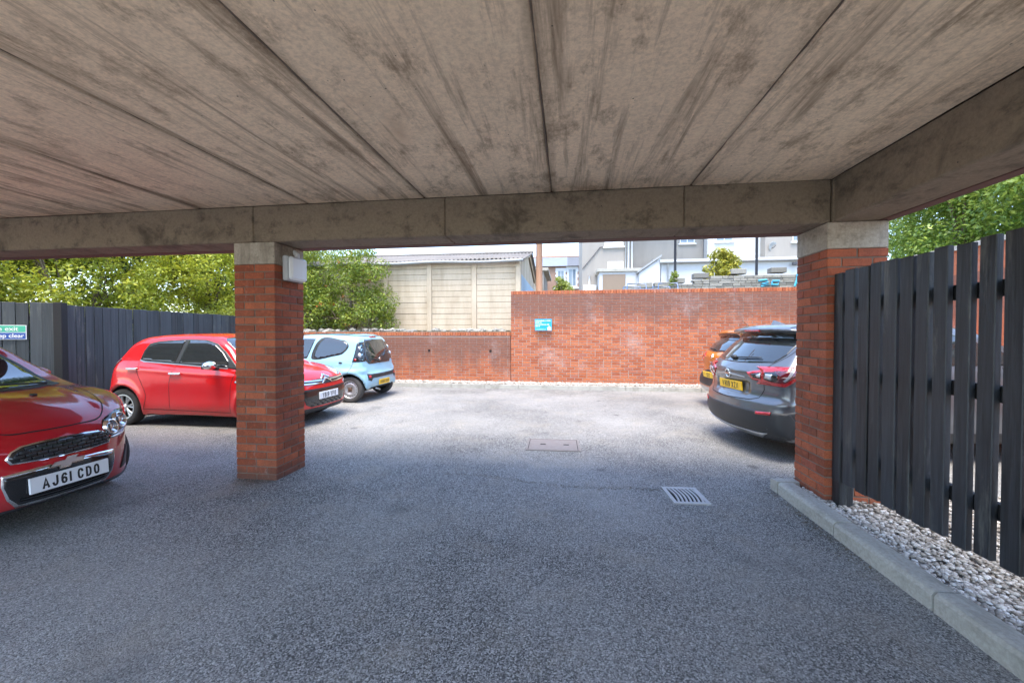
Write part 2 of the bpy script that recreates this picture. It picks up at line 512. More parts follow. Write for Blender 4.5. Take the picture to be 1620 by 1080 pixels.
def wheel(parent, x, y, R, width, rim, style, out):
    """out = +1 when the outer face looks to +y"""
    hub = MB().lathe([(.001, out*width*.1), (rim*.96, out*width*.1), (rim*.96, -out*width*.42), (.001, -out*width*.42)], 28, 'Y').obj('wheel', M['well'], parent)
    hub.location = (x, y, R)
    t = MB(); w = width/2
    t.lathe([(rim, -w*.9), (rim+.012, -w*.97), (R-.035, -w), (R-.008, -w*.86), (R, -w*.6), (R, w*.6), (R-.008, w*.86), (R-.035, w), (rim+.012, w*.97), (rim, w*.9)], 40, 'Y')
    fix_normals(t.obj('tyre', M['tyre_dusty' if style == 'steel' else 'tyre'], hub, True))
    r = MB(); o = out
    lip = [(rim+.004, o*w*.93), (rim-.006, o*w*.95), (rim-.018, o*w*.88), (rim-.03, o*w*.5), (rim-.03, o*w*.2)]
    r.lathe(lip, 36, 'Y')
    if style == 'alloy':
        for k in range(7):
            a = 2*math.pi*k/7+.2
            for da in (-.13, .13):
                q = []
                for rr, ww, yy in ((.035, .016, w*.62), (rim*.55, .015, w*.78), (rim-.012, .022, w*.86)):
                    aa = a+da*(rr/rim)*1.4-.05
                    c, s_ = math.cos(aa), math.sin(aa); px, pz = rr*c, rr*s_
                    for sg in (-1, 1):
                        for dy in (0, -.02): q.append((px-s_*ww*sg*.7, o*(yy+dy), pz+c*ww*sg*.7))
                f = []
                for i in range(2):
                    b = i*4
                    f += [(b, b+2, b+6, b+4), (b+1, b+5, b+7, b+3), (b, b+4, b+5, b+1), (b+2, b+3, b+7, b+6)]
                r.add(q, f)
        r.lathe([(.001, o*w*.72), (.028, o*w*.72), (.045, o*w*.62), (.045, o*w*.3)], 20, 'Y')
        fix_normals(r.obj('rim', M['alloy'], hub, True))
    else:
        r.lathe([(rim-.02, o*w*.55), (rim*.80, o*w*.55), (rim*.72, o*w*.78), (rim*.5, o*w*.80), (rim*.44, o*w*.62), (rim*.25, o*w*.60)], 36, 'Y')
        fix_normals(r.obj('rim', M['steel'], hub, True))
        h = MB()
        for k in range(16):
            a = 2*math.pi*k/16; c, s_ = math.cos(a), math.sin(a); rr = rim*.86
            h.lathe([(.001, 0), (.014, 0), (.014, -.006), (.001, -.006)], 8, 'Y', (rr*c, o*(w*.56+.004), rr*s_))
        fix_normals(h.obj('vent_hole', M['well'], hub))
        c = MB().lathe([(rim*.27, o*w*.5), (rim*.25, o*w*.66), (rim*.12, o*w*.74), (.001, o*w*.76)], 18, 'Y')
        for k in range(4):
            a = math.pi/4+math.pi/2*k
            c.lathe([(.001, o*w*.72), (.012, o*w*.72), (.012, o*w*.6)], 6, 'Y', (rim*.33*math.cos(a), 0, rim*.33*math.sin(a)))
        fix_normals(c.obj('hub_cap', M['rust'], hub, True))
    return hub

def car_base(name, label, cat, body, pmat, loc, rz, h=.026, low=None):
    root = empty(name, loc, rz, label, cat, 'parked cars')
    P, Q = body.mesh(h)
    o = mesh_obj('body', P, Q, pmat, root, True)
    n = sum(p.normal.dot(Vector((0,0,1))) for p in o.data.polygons if p.center.z > body.C.h*0+1.2)
    if n < 0: o.data.flip_normals()
    # wheel wells and the floor are black
    o.data.materials.append(M['well'])
    idx = []
    for p in o.data.polygons:
        c = p.center; inwell = False
        for ax in body.axles:
            r = math.hypot(c.x-ax, c.z-body.R-body.arch_y)
            if r < body.R+body.well+.006 and (abs(c.y) < body.W/2-.075) : inwell = True
        if p.normal.z < -.75 and c.z < .33 or inwell: idx.append(1)
        else: idx.append(0)
    o.data.polygons.foreach_set('material_index', idx)
    return root

def both(fn):
    for v in ('right', 'left'): fn(v)

def mirror_part(parent, x, z, y, mat, out, s=1.0, fwd=1):
    """door mirror: housing on a black foot with a glass"""
    bm = bmesh.new(); bmesh.ops.create_uvsphere(bm, u_segments=16, v_segments=10, radius=1.0)
    for v in bm.verts:
        c = v.co
        v.co = Vector((c.x*(.085 if c.x > 0 else .03)*s, c.y*.115*s, c.z*(.068-.012*c.y*out)*s))
    me = bpy.data.meshes.new('door_mirror'); bm.to_mesh(me); bm.free(); me.materials.append(mat)
    me.polygons.foreach_set('use_smooth', [True]*len(me.polygons))
    o = bpy.data.objects.new('door_mirror', me); o.location = (x, y+out*.13*s, z); link(o, parent)
    f = MB().tube([(0, -out*.17*s, -.05), (.01, -out*.1*s, -.05), (.0, -.02*out, -.035)], [.035, .03, .03], 8).obj('mirror_foot', M['blackp'], o, True); fix_normals(f)
    g = MB().bbox(-.036*s, -.028*s, -.095*s, .095*s, -.05*s, .05*s, .003).obj('mirror_glass', M['glass'], o)
    return o

def handle(body, view, x, z, mat, parent, w=.19):
    P, g = body.hit(view, np.array([[x, z]])); sg = -1 if view == 'right' else 1
    b = MB().bbox(-w/2, w/2, .012, .032, -.015, .015, .006)
    b.bbox(-w/2, -w/2+.03, -.01, .014, -.012, .012, .003).bbox(w/2-.03, w/2, -.01, .014, -.012, .012, .003)
    if sg < 0: b.v = [(p[0], -p[1], p[2]) for p in b.v]
    o = fix_normals(b.obj('door_handle', mat, parent)); o.location = tuple(P[0]); return o

def ball(name, parent, loc, r, mat, sc_=(1,1,1)):
    bm = bmesh.new(); bmesh.ops.create_uvsphere(bm, u_segments=20, v_segments=12, radius=r)
    me = bpy.data.meshes.new(name); bm.to_mesh(me); bm.free(); me.materials.append(mat)
    me.polygons.foreach_set('use_smooth', [True]*len(me.polygons))
    o = bpy.data.objects.new(name, me); o.location = loc; o.scale = sc_; return link(o, parent)

def antenna(parent, p, top, mat=None):
    return MB().tube([p, top], [.006, .003], 6).obj('aerial', mat or M['blackp'], parent, True)

def wiper(body, view, a, b, parent, name='wiper'):
    UV = resample([a, b], .06, False); P, g = body.hit(view, UV); P = P+g*.022
    o = MB().tube([tuple(p) for p in P], [.014]+[.009]*(len(P)-2)+[.006], 6).obj(name, M['blackp'], parent, True)
    return fix_normals(o)
# ------------------------------------------------------------------ materials of the place
def m_asphalt():
    m = Mat('asphalt', (.15,.15,.15), .75)
    v = m.coords((1,1,1), 'World')
    cell = m.sep(m.voro(v, 160, 'Color')); d = m.voro(v, 160, 'Distance'); n1 = m.noise(v, 85, 2, .5)
    stone = m.ramp(cell[0], [(0, (.098,.095,.092)), (.35, (.218,.212,.202)), (.75, (.335,.326,.31)), (1, (.52,.505,.475))])
    wear = m.noise(v, .42, 4, .6); patch_ = m.noise(v, 2.1, 4, .65)
    lev = m.math('ADD', m.math('ADD', m.math('MULTIPLY', cell[1], .45), m.math('MULTIPLY', n1, .55)), m.math('MULTIPLY', m.math('SUBTRACT', wear, .5), .35))
    pit = m.ramp(lev, [(.36, 0.0), (.50, 1.0)])
    c = m.mix(pit, (.045,.044,.043), stone)
    # worn pale wheel tracks, dust, and old damp or oil marks
    c = m.mix(m.ramp(wear, [(.40, .0), (.68, .5)]), c, (.34,.33,.31))
    c = m.mix(m.math('MULTIPLY', m.ramp(patch_, [(.52, 0.0), (.72, 1.0)]), .45), c, (.30,.265,.215))
    c = m.mix(m.math('MULTIPLY', m.ramp(m.noise(v, 1.15, 4, .6), [(.60, 0.0), (.72, 1.0)]), .5), c, (.085,.083,.082))
    drip = m.voro(m.coords((1,1,1), 'World', (.3,.7,0)), 1.15, 'Distance')
    c = m.mix(m.math('MULTIPLY', m.ramp(m.math('ADD', drip, m.math('MULTIPLY', n1, .08)), [(.085, 1.0), (.13, 0.0)]), .6), c, (.05,.048,.047))
    m.color(c)
    m.rough(m.ramp(pit, [(0, .9), (1, .55)]))
    m.bump(m.math('ADD', m.math('MULTIPLY', pit, .7), m.math('MULTIPLY', m.math('SUBTRACT', 1.0, d), .5)), .8, .006)
    return m.m

def m_concrete(name, base, stain, streak=(7,.35,7), coords='World', joint=None, rust=True, dark=.75):
    m = Mat(name, base, .85)
    v = m.coords((1,1,1), coords); vs = m.coords(streak, coords)
    a = m.noise(vs, 1.0, 6, .7, .5); b = m.noise(m.coords(tuple(q*3.1 for q in streak), coords, (3,5,1)), 1.0, 5, .72)
    fine = m.noise(v, 45, 4, .7); blotch = m.noise(v, 1.6, 4, .65)
    c = m.mix(m.ramp(blotch, [(.3, .0), (.75, .5)]), base, tuple(q*1.22 for q in base))
    c = m.mix(m.math('MULTIPLY', m.ramp(a, [(.53, 0.0), (.66, .8), (.8, 1.0)]), dark), c, stain)
    c = m.mix(m.math('MULTIPLY', m.ramp(b, [(.56, 0.0), (.68, .9)]), dark*.5), c, tuple(q*.8 for q in stain))
    c = m.mix(m.math('MULTIPLY', m.ramp(fine, [(.35, 1.0), (.62, 0.0)]), .45), c, tuple(q*.5 for q in base))
    patchy = m.noise(m.coords((2.2,1.1,2.2), coords, (7,1,3)), 2.2, 6, .78)
    c = m.mix(m.math('MULTIPLY', m.ramp(patchy, [(.52, 0.0), (.66, 1.0)]), dark*.6), c, tuple(q*1.1 for q in stain))
    c = m.mix(m.math('MULTIPLY', m.ramp(patchy, [(.30, 1.0), (.42, 0.0)]), .4), c, tuple(min(1, q*1.25) for q in base))
    if rust:
        r = m.noise(m.coords((1.3,.55,1.3), coords, (4,2,0)), 1.1, 4, .6)
        c = m.mix(m.math('MULTIPLY', m.ramp(r, [(.63, 0.0), (.74, 1.0)]), m.ramp(fine, [(.3, .2), (.7, .75)])), c, (.33,.16,.065))
    holes = m.voro(m.coords((1,1,1), coords), 16, 'Distance')
    hm = m.math('MULTIPLY', m.ramp(holes, [(.05, 1.0), (.085, 0.0)]), m.ramp(m.noise(v, 3.3, 2), [(.5, 0.0), (.6, 1.0)]))
    c = m.mix(hm, c, (.03,.025,.02))
    if joint:
        x = m.math('ABSOLUTE', m.sep(m.coords((1,1,1), 'Object'))[0])
        e = m.math('ADD', x, m.math('MULTIPLY', m.math('SUBTRACT', m.noise(m.coords((14,1.2,1), 'Object'), 1, 4), .5), .12))
        c = m.mix(m.math('MULTIPLY', m.ramp(e, [(joint-.07, 0.0), (joint, 1.0)]), .5), c, tuple(q*.65 for q in stain))
    m.color(c)
    h = m.math('ADD', m.math('MULTIPLY', fine, .5), m.math('MULTIPLY', a, .5))
    m.bump(m.math('SUBTRACT', h, hm), .35, .006)
    return m.m

def m_brick(name, cols, wall=False, spec=.3, amt=.8):
    """fired clay: colour differs from brick to brick; wall=True adds the weathering of the yard walls"""
    m = Mat(name, cols[1], .85, 0, spec)
    v = m.coords((1,1,1), 'World')
    c = m.ramp(m.rnd(), [(0, cols[0]), (.45, cols[1]), (.8, cols[2]), (1, cols[3])])
    sp = m.noise(v, 120, 3, .7)
    c = m.mix(m.math('MULTIPLY', m.ramp(sp, [(.52, 0.0), (.66, 1.0)]), .7), c, tuple(q*.35 for q in cols[0]))
    c = m.mix(m.math('MULTIPLY', m.ramp(m.noise(v, 30, 4, .6), [(.5, 0.0), (.75, 1.0)]), .35), c, tuple(min(1, q*1.5) for q in cols[2]))
    if wall:
        z = m.sep(v)[2]; run = m.noise(m.coords((2.6,1,.35), 'World'), 1.0, 6, .65); sp2 = m.noise(v, 1.3, 6, .7)
        x = m.sep(v)[0]
        lowwall = m.ramp(x, [(0, 1.0), (1, 0.0)], 'CONSTANT'); lowwall = m.math('LESS_THAN', x, -1.604)
        top = m.math('ADD', 2.66, m.math('MULTIPLY', lowwall, -1.16))
        dep = m.math('DIVIDE', m.math('SUBTRACT', top, z), m.math('ADD', 1.35, m.math('MULTIPLY', lowwall, .25)))
        gr = m.math('SUBTRACT', m.math('ADD', m.math('MULTIPLY', run, 1.15), m.math('MULTIPLY', sp2, .45)), dep)
        grime = m.ramp(gr, [(.02, 0.0), (.42, 1.0)])
        cope = m.math('LESS_THAN', m.math('SUBTRACT', top, z), .105)
        grime = m.math('MULTIPLY', grime, m.math('SUBTRACT', 1.0, m.math('MULTIPLY', cope, .8)))
        c = m.mix(m.math('MULTIPLY', grime, amt), c, m.mix(m.noise(v, 25, 4, .7), (.095,.043,.031), (.25,.125,.088)))
        eff = m.math('MULTIPLY', m.ramp(m.noise(v, .9, 6, .7), [(.55, 0.0), (.72, 1.0)]), m.ramp(m.noise(v, 14, 4, .8), [(.4, .1), (.65, .75)]))
        c = m.mix(m.math('MULTIPLY', eff, .8), c, (.50,.44,.41))
    else:
        zz = m.sep(v)[2]; gr = m.noise(v, 2.4, 6, .7)
        c = m.mix(m.math('MULTIPLY', m.ramp(gr, [(.45, 0.0), (.68, 1.0)]), .55), c, (.13,.055,.035))
        foot = m.math('ADD', zz, m.math('MULTIPLY', m.math('SUBTRACT', m.noise(v, 8, 4, .7), .5), .25))
        c = m.mix(m.ramp(foot, [(.02, .7), (.16, 0.0)]), c, (.075,.06,.05))
        salt = m.math('MULTIPLY', m.ramp(m.noise(m.coords((1,1,.6), 'World', (2,2,2)), 3.4, 5, .75), [(.62, 0.0), (.72, 1.0)]), .35)
        c = m.mix(salt, c, (.48,.42,.38))
    m.color(c)
    m.bump(m.noise(v, 160, 3, .7), .6, .004)
    return m.m

def m_timber(name, base, light, axis=2, sc=(38,38,2.2)):
    m = Mat(name, base, .5, 0, .5)
    v = m.coords(sc, 'Object'); r = m.rnd()
    off = m.node('ShaderNodeVectorMath'); off.operation = 'ADD'
    cmb = m.node('ShaderNodeCombineXYZ')
    for i in range(3): m.L(m.math('MULTIPLY', r, 40+13*i), cmb.inputs[i])
    m.L(v, off.inputs[0]); m.L(cmb.outputs[0], off.inputs[1]); v2 = off.outputs[0]
    g = m.noise(v2, 1.0, 6, .62, .8); saw = m.noise(m.coords((5,5,170), 'Object'), 1.0, 2, .5)
    c = m.mix(m.ramp(g, [(.38, 0.0), (.70, 1.0)]), base, light)
    c = m.mix(m.ramp(r, [(0, 0.0), (1, .45)]), c, tuple(q*1.55 for q in light))
    w = m.noise(m.coords((9,9,1.3), 'World'), 1.0, 6, .7)
    c = m.mix(m.math('MULTIPLY', m.ramp(w, [(.58, 0.0), (.75, 1.0)]), .55), c, (.20,.20,.17))
    m.color(c)
    m.bump(m.math('ADD', m.math('MULTIPLY', g, .8), m.math('MULTIPLY', saw, .25)), .55, .004)
    return m.m

def m_leaf(name, a, b, c_, trans=.35):
    m = Mat(name, a, .42, 0, .5)
    r = m.rnd()
    cc = m.ramp(r, [(0, a), (.5, b), (.93, c_), (1, tuple(min(1, q*1.35) for q in c_))])
    m.color(cc)
    t = m.node('ShaderNodeBsdfTranslucent'); m.L(m.mix(.5, cc, c_), t.inputs[0])
    mx = m.node('ShaderNodeMixShader'); mx.inputs[0].default_value = trans
    m.L(m.b.outputs[0], mx.inputs[1]); m.L(t.outputs[0], mx.inputs[2])
    m.L(mx.outputs[0], m.n['Material Output'].inputs[0])
    return m.m

def m_stone(name, cols, scale=1.0, rough=.85):
    m = Mat(name, cols[1], rough)
    v = m.coords((1,1,1), 'World')
    c = m.ramp(m.rnd(), [(0, cols[0]), (.4, cols[1]), (.75, cols[2]), (1, cols[3])])
    n = m.noise(v, 60*scale, 5, .7)
    c = m.mix(m.ramp(n, [(.35, .5), (.65, 0.0)]), c, tuple(q*.5 for q in cols[1]))
    m.color(c); m.bump(n, .4, .004)
    return m.m

def m_weather(name, base, dirt, scale=1.0, rough=.8, amt=.5, streak=(1.5,1.5,.25)):
    m = Mat(name, base, rough)
    v = m.coords((1,1,1), 'World'); s = m.noise(m.coords(tuple(q*scale for q in streak), 'World'), 1.0, 7, .68); f = m.noise(v, 30*scale, 5, .7)
    c = m.mix(m.math('MULTIPLY', m.ramp(s, [(.42, 0.0), (.75, 1.0)]), amt), base, dirt)
    c = m.mix(m.math('MULTIPLY', m.ramp(f, [(.35, 1.0), (.6, 0.0)]), amt*.5), c, tuple(q*.7 for q in base))
    m.color(c); m.bump(f, .25, .004)
    return m.m

M['asphalt'] = m_asphalt()
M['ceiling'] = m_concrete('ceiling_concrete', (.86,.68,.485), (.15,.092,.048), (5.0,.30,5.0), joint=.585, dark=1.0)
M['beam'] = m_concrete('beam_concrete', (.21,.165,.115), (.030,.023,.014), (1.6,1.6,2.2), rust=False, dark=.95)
M['padstone'] = m_concrete('padstone_concrete', (.40,.35,.28), (.10,.08,.055), (3,3,.7), rust=False, dark=.9)
M['kerb'] = m_concrete('kerb_concrete', (.40,.385,.34), (.17,.16,.12), (3,1.2,3), rust=False, dark=.6)
M['pier_brick'] = m_brick('pier_brick', ((.22,.060,.030),(.33,.086,.040),(.43,.118,.052),(.27,.075,.048)))
M['pier_mortar'] = m_weather('pier_mortar', (.17,.13,.10), (.07,.05,.035))
M['wall_brick'] = m_brick('wall_brick', ((.33,.085,.035),(.43,.125,.050),(.50,.165,.070),(.36,.12,.075)), True)
M['wall_mortar'] = m_brick('wall_mortar', ((.36,.31,.265),)*4, True, amt=.5)
M['slat'] = m_timber('black_stained_slat', (.005,.006,.007), (.032,.036,.042))
M['board'] = m_timber('black_stained_board', (.016,.020,.025), (.050,.058,.066), sc=(30,30,1.6))
M['blacktimber'] = plain('black_timber', (.012,.012,.013), .7)
M['pebble'] = m_stone('pebble', ((.22,.19,.155),(.40,.355,.30),(.55,.505,.45),(.70,.67,.63)))
M['gravel_base'] = m_stone('gravel_base', ((.16,.14,.12),)*4)
M['soil'] = m_weather('soil', (.16,.13,.09), (.10,.10,.05), 2)
M['cream'] = m_weather('cream_concrete', (.55,.455,.335), (.24,.17,.09), 1.0, .85, .65, (1.8,1.8,.45))
M['asbestos'] = m_weather('cement_roof', (.20,.18,.165), (.085,.075,.06), 1.3, .9, .75, (1.2,1.2,1.2))
M['gutter'] = plain('grey_gutter', (.30,.31,.31), .5)
M['bark'] = m_weather('bark', (.13,.095,.06), (.06,.045,.03), 4)
M['pole_wood'] = m_weather('pole_wood', (.30,.165,.10), (.16,.09,.06), 2, .8, .7, (6,6,.3))
M['rend_grey'] = m_weather('grey_render', (.30,.275,.245), (.21,.19,.17), 1.0, .9, .4)
M['rend_white'] = m_weather('white_render', (.52,.525,.53), (.40,.40,.39), .7, .8, .3)
M['rend_brown'] = m_weather('brown_render', (.25,.19,.14), (.19,.14,.10), 1, .9, .4)
M['slate'] = m_weather('slate', (.17,.19,.225), (.115,.125,.14), 1.5, .6, .6)
M['slate_dark'] = m_weather('dark_slate', (.10,.105,.115), (.07,.07,.07), 1.5, .6, .6)
M['ridge'] = plain('terracotta', (.42,.19,.11), .8)
M['terr_brick'] = m_weather('terrace_brick', (.33,.21,.15), (.22,.13,.09), 4)
M['white'] = plain('white_gloss', (.58,.59,.60), .4)
M['window'] = plain('window_glass', (.16,.20,.24), .06, 0, .8)
M['curtain'] = plain('net_curtain', (.55,.58,.60), .8)
M['stone_wall'] = m_stone('garden_stone', ((.18,.17,.15),(.25,.24,.21),(.32,.305,.27),(.28,.26,.22)), .3)
M['pole_dark'] = plain('dark_post', (.055,.055,.065), .5)
M['blue_door'] = m_weather('blue_door', (.34,.44,.52), (.25,.32,.37), 1)
M['cast_iron'] = m_weather('cast_iron', (.21,.185,.175), (.12,.095,.08), 6, .55, .6, (3,3,3))
M['grate'] = m_weather('galvanised_grate', (.42,.42,.42), (.25,.24,.23), 6, .45, .4, (3,3,3))
M['void'] = plain('drain_void', (.006,.006,.006), .9)
M['lamp_white'] = plain('lamp_diffuser', (.74,.76,.78), .3)
M['lamp_grey'] = plain('lamp_base', (.50,.515,.53), .4)
M['sign_blue'] = plain('sign_blue', (.015,.33,.60), .35)
M['sign_dblue'] = plain('sign_dark_blue', (.012,.07,.34), .35)
M['sign_green'] = plain('sign_green', (.05,.42,.27), .35)
M['sign_white'] = plain('sign_white', (.78,.78,.78), .4)
M['van_blue'] = plain('van_blue', (.03,.09,.22), .35, 0, .5, .6)
M['graffiti'] = plain('graffiti', (.06,.38,.56), .7)
M['leaf_hedge'] = m_leaf('leaf_hedge', (.13,.18,.014), (.30,.36,.032), (.50,.50,.06), .5)
M['leaf_dark'] = m_leaf('leaf_dark', (.018,.045,.010), (.035,.080,.016), (.075,.125,.030), .3)
M['leaf_rowan'] = m_leaf('leaf_rowan', (.07,.12,.014), (.15,.22,.026), (.32,.36,.05), .42)
M['leaf_laurel'] = m_leaf('leaf_laurel', (.05,.12,.014), (.15,.25,.032), (.33,.41,.075), .4)
M['leaf_gold'] = m_leaf('leaf_gold', (.16,.17,.018), (.30,.29,.030), (.42,.38,.05), .35)
M['leaf_privet'] = m_leaf('leaf_privet', (.12,.17,.020), (.20,.25,.032), (.30,.32,.05), .4)
M['berry'] = plain('berry', (.55,.13,.02), .35)
# ------------------------------------------------------------------ ground
g = mesh_obj('ground', [(-250,-150,0),(250,-150,0),(250,350,0),(-250,350,0)], [(0,1,2,3)], M['asphalt']); tag(g, kind='structure')
u = MB().box(-120, 120, 11.60, 220, -.5, 1.50).obj('upper_ground', M['soil']); tag(u, kind='structure')
rd = MB().box(-1.4, 60, 12.2, 21.4, 1.4, 1.512).obj('lane', M['asphalt']); tag(rd, kind='structure')

# ------------------------------------------------------------------ undercroft: ceiling, beams, piers
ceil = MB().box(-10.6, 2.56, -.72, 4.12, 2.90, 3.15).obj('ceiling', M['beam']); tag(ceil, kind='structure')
xs = [2.122]+[1.03-1.172*i for i in range(10)]
for i in range(len(xs)-1):
    x1, x0 = xs[i], xs[i+1]; cx = (x0+x1)/2; w = (x1-x0)/2-.0035
    zz = 2.70+random.uniform(-.004, .004)
    b = MB(); c = .009; n = 14
    # underside with chamfered long edges, slightly wavy
    ys = np.linspace(-.7, 3.615, n); rows = []
    for y in ys:
        dw = random.uniform(-.003, .003); dz = random.uniform(-.0015, .0015)
        rows.append([(-w+dw, y, .2), (-w+dw, y, c), (-w+c+dw, y, dz), (0, y, dz), (w-c+dw, y, dz), (w+dw, y, c), (w+dw, y, .2)])
    vs = [p for r in rows for p in r]; fs = []
    for a in range(n-1):
        for k in range(6): fs.append((a*7+k, a*7+k+1, (a+1)*7+k+1, (a+1)*7+k))
    fs += [tuple(range(7)), tuple(range((n-1)*7, n*7))[::-1]]
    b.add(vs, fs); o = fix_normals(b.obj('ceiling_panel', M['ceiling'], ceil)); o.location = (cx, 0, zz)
# strips of old joint filler hanging in some of the joints
for x in xs[1:6]:
    pts = [(x+random.uniform(-.003,.003), y, 2.712+random.uniform(-.006,.004)) for y in np.linspace(-.68, 3.6, 40)]
    MB().tube(pts, .006, 5).obj('joint_filler', M['pier_mortar'], ceil, True)

def beam(name, label, pieces, leaf):
    e = empty(name, (pieces[0][0], pieces[0][2], 0), 0, label, 'beam')
    for (x0, x1, y0, y1) in pieces:
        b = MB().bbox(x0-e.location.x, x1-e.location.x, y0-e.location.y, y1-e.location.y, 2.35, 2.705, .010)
        b.obj('beam_length', M['beam'], e)
    x0, x1, y0, y1 = leaf
    MB().bbox(x0-e.location.x, x1-e.location.x, y0-e.location.y, y1-e.location.y, 2.353, 3.14, .004).obj('brick_leaf', M['pier_brick_flat'], e)
    return e
M['pier_brick_flat'] = m_weather('brick_leaf', (.13,.062,.05), (.07,.035,.03), 4)
J = [-10.6, -6.4, -3.07, -1.12, .98, 2.115]
beam('concrete_beam', 'long stained concrete beam spanning over the yard entrance between both brick piers', [(J[i]+.0015, J[i+1]-.0015, 3.62, 3.95) for i in range(len(J)-1)]+[(2.118, 2.45, 3.60, 3.95)], (-10.6, 2.56, 3.965, 4.10))
beam('concrete_beam', 'stained concrete edge beam running above the black slatted fence', [(2.12, 2.45, 1.66, 3.597), (2.12, 2.45, -.7, 1.657)], (2.465, 2.56, -.7, 3.96))

def brick_mesh(name, mat, L=.215, W=.1025, H=.065, b=.004):
    bm = bmesh.new(); bmesh.ops.create_cube(bm, size=1.0)
    for v in bm.verts: v.co = Vector((v.co.x*L, v.co.y*W, v.co.z*H))
    bmesh.ops.bevel(bm, geom=bm.edges[:], offset=b, segments=1, affect='EDGES')
    for v in bm.verts: v.co += Vector((random.uniform(-.0012,.0012), random.uniform(-.0012,.0012), random.uniform(-.0012,.0012)))
    me = bpy.data.meshes.new(name); bm.to_mesh(me); bm.free(); me.materials.append(mat); return me
BR = [brick_mesh('brick', M['pier_brick']) for _ in range(5)]

def pier(x0, y0, label, z_first=-.02, z_pad=2.136):
    e = empty('brick_pier', (x0+.22, y0+.22, 0), 0, label, 'pier')
    MB().box(-.214, .214, -.214, .214, -.05, z_pad-.003).obj('mortar', M['pier_mortar'], e)
    MB().bbox(-.222, .222, -.222, .222, z_pad, 2.349, .006).obj('padstone', M['padstone'], e)
    n = int(round((z_pad-z_first)/.075)); pitch = (z_pad-z_first)/n
    for k in range(n):
        z = z_first+pitch*(k+.5); r = k % 2
        pos = [(-.1125, -.16875), (.1125, -.16875), (-.1125, .16875), (.1125, .16875)]
        spots = [(p[0], p[1], 0) for p in pos]+[(-.16875, 0, 1), (.16875, 0, 1)]
        for (x, y, t) in spots:
            if r: x, y, t = y, x, 1-t
            share('brick', random.choice(BR), e, (x+random.uniform(-.0015,.0015), y+random.uniform(-.0015,.0015), z+random.uniform(-.0015,.0015)),
                  (random.uniform(-.004,.004), random.uniform(-.004,.004), (math.pi/2 if t else 0)+math.pi*random.randint(0,1)+random.uniform(-.004,.004)), (1, 1, .985))
    return e
pier(-3.29, 3.625, 'red brick pier with a white lamp box fixed below its concrete pad')
pier(2.08, 3.60, 'red brick pier beside the black slatted fence')

# bulkhead lamp on the left pier
lamp = empty('wall_lamp', (-2.848, 3.86, 1.99), 0, 'white square lamp box with a cable gland fixed high on a brick pier', 'lamp')
MB().bbox(0, .055, -.135, .135, 0, .25, .012).obj('lamp_base', M['lamp_grey'], lamp)
MB().bbox(.0555, .105, -.125, .125, .008, .242, .018).obj('diffuser', M['lamp_white'], lamp)
MB().bbox(.054, .058, -.02, .02, .115, .135, .001).obj('clip', M['lamp_grey'], lamp)
fix_normals(MB().tube([(.03,.06,.248),(.03,.06,.285),(.0,.06,.31),(-.02,.06,.32)], .026, 10).obj('cable_gland', M['lamp_white'], lamp, True))

# ------------------------------------------------------------------ kerbs and gravel
KP = [(0,0),(.125,0),(.125,.125),(.035,.125),(.012,.118),(.0,.10)]
def kerb_stone(length, mat=M['kerb']):
    """profile across local x (0 = road face), laid along local y"""
    vs = []; n = 5
    for i in range(n):
        y = -length/2+length*i/(n-1); e = .004 if i in (0, n-1) else 0
        for (x, z) in KP: vs.append((x+random.uniform(-.0012,.0012)+(e if x < .03 else 0), y, z-.015+random.uniform(-.0012,.0012)-(e if z > .09 else 0)))
    k = len(KP); fs = [tuple(range(k))[::-1], tuple(range((n-1)*k, n*k))]
    for i in range(n-1):
        for j in range(k): fs.append((i*k+j, i*k+(j+1) % k, (i+1)*k+(j+1) % k, (i+1)*k+j))
    me = bpy.data.meshes.new('kerb_stone'); me.from_pydata(vs, [], fs); me.materials.append(mat)
    bm = bmesh.new(); bm.from_mesh(me); bmesh.ops.recalc_face_normals(bm, faces=bm.faces[:]); bm.to_mesh(me); bm.free()
    return me
kerb = MB().box(1.96, 2.0, -3, 3.9, -.1, .02).obj('kerb', M['kerb']); tag(kerb, kind='structure')
ys = [3.945, 3.155, 2.367, 1.575, .785, -.005, -.795, -1.585, -2.375]
for a, b_ in zip(ys[:-1], ys[1:]):
    share('kerb_stone', kerb_stone(a-b_-.013), kerb, (1.885+random.uniform(-.004,.004), (a+b_)/2, random.uniform(-.003,.003)), (0,0,random.uniform(-.004,.004)))
share('kerb_stone', kerb_stone(.30), kerb, (2.04, 4.075, 0), (0,0,rad(-90)))
kerb2 = MB().box(-8.6, 7.0, 10.78, 10.80, -.1, .02).obj('kerb', M['kerb']); tag(kerb2, kind='structure')
x = -8.6
while x < 7.0:
    share('kerb_stone', kerb_stone(.905), kerb2, (x+.4575, 10.68+random.uniform(-.006,.006), random.uniform(-.006,.0)), (0,0,rad(90)+random.uniform(-.004,.004)), (-1,1,1))
    x += .915

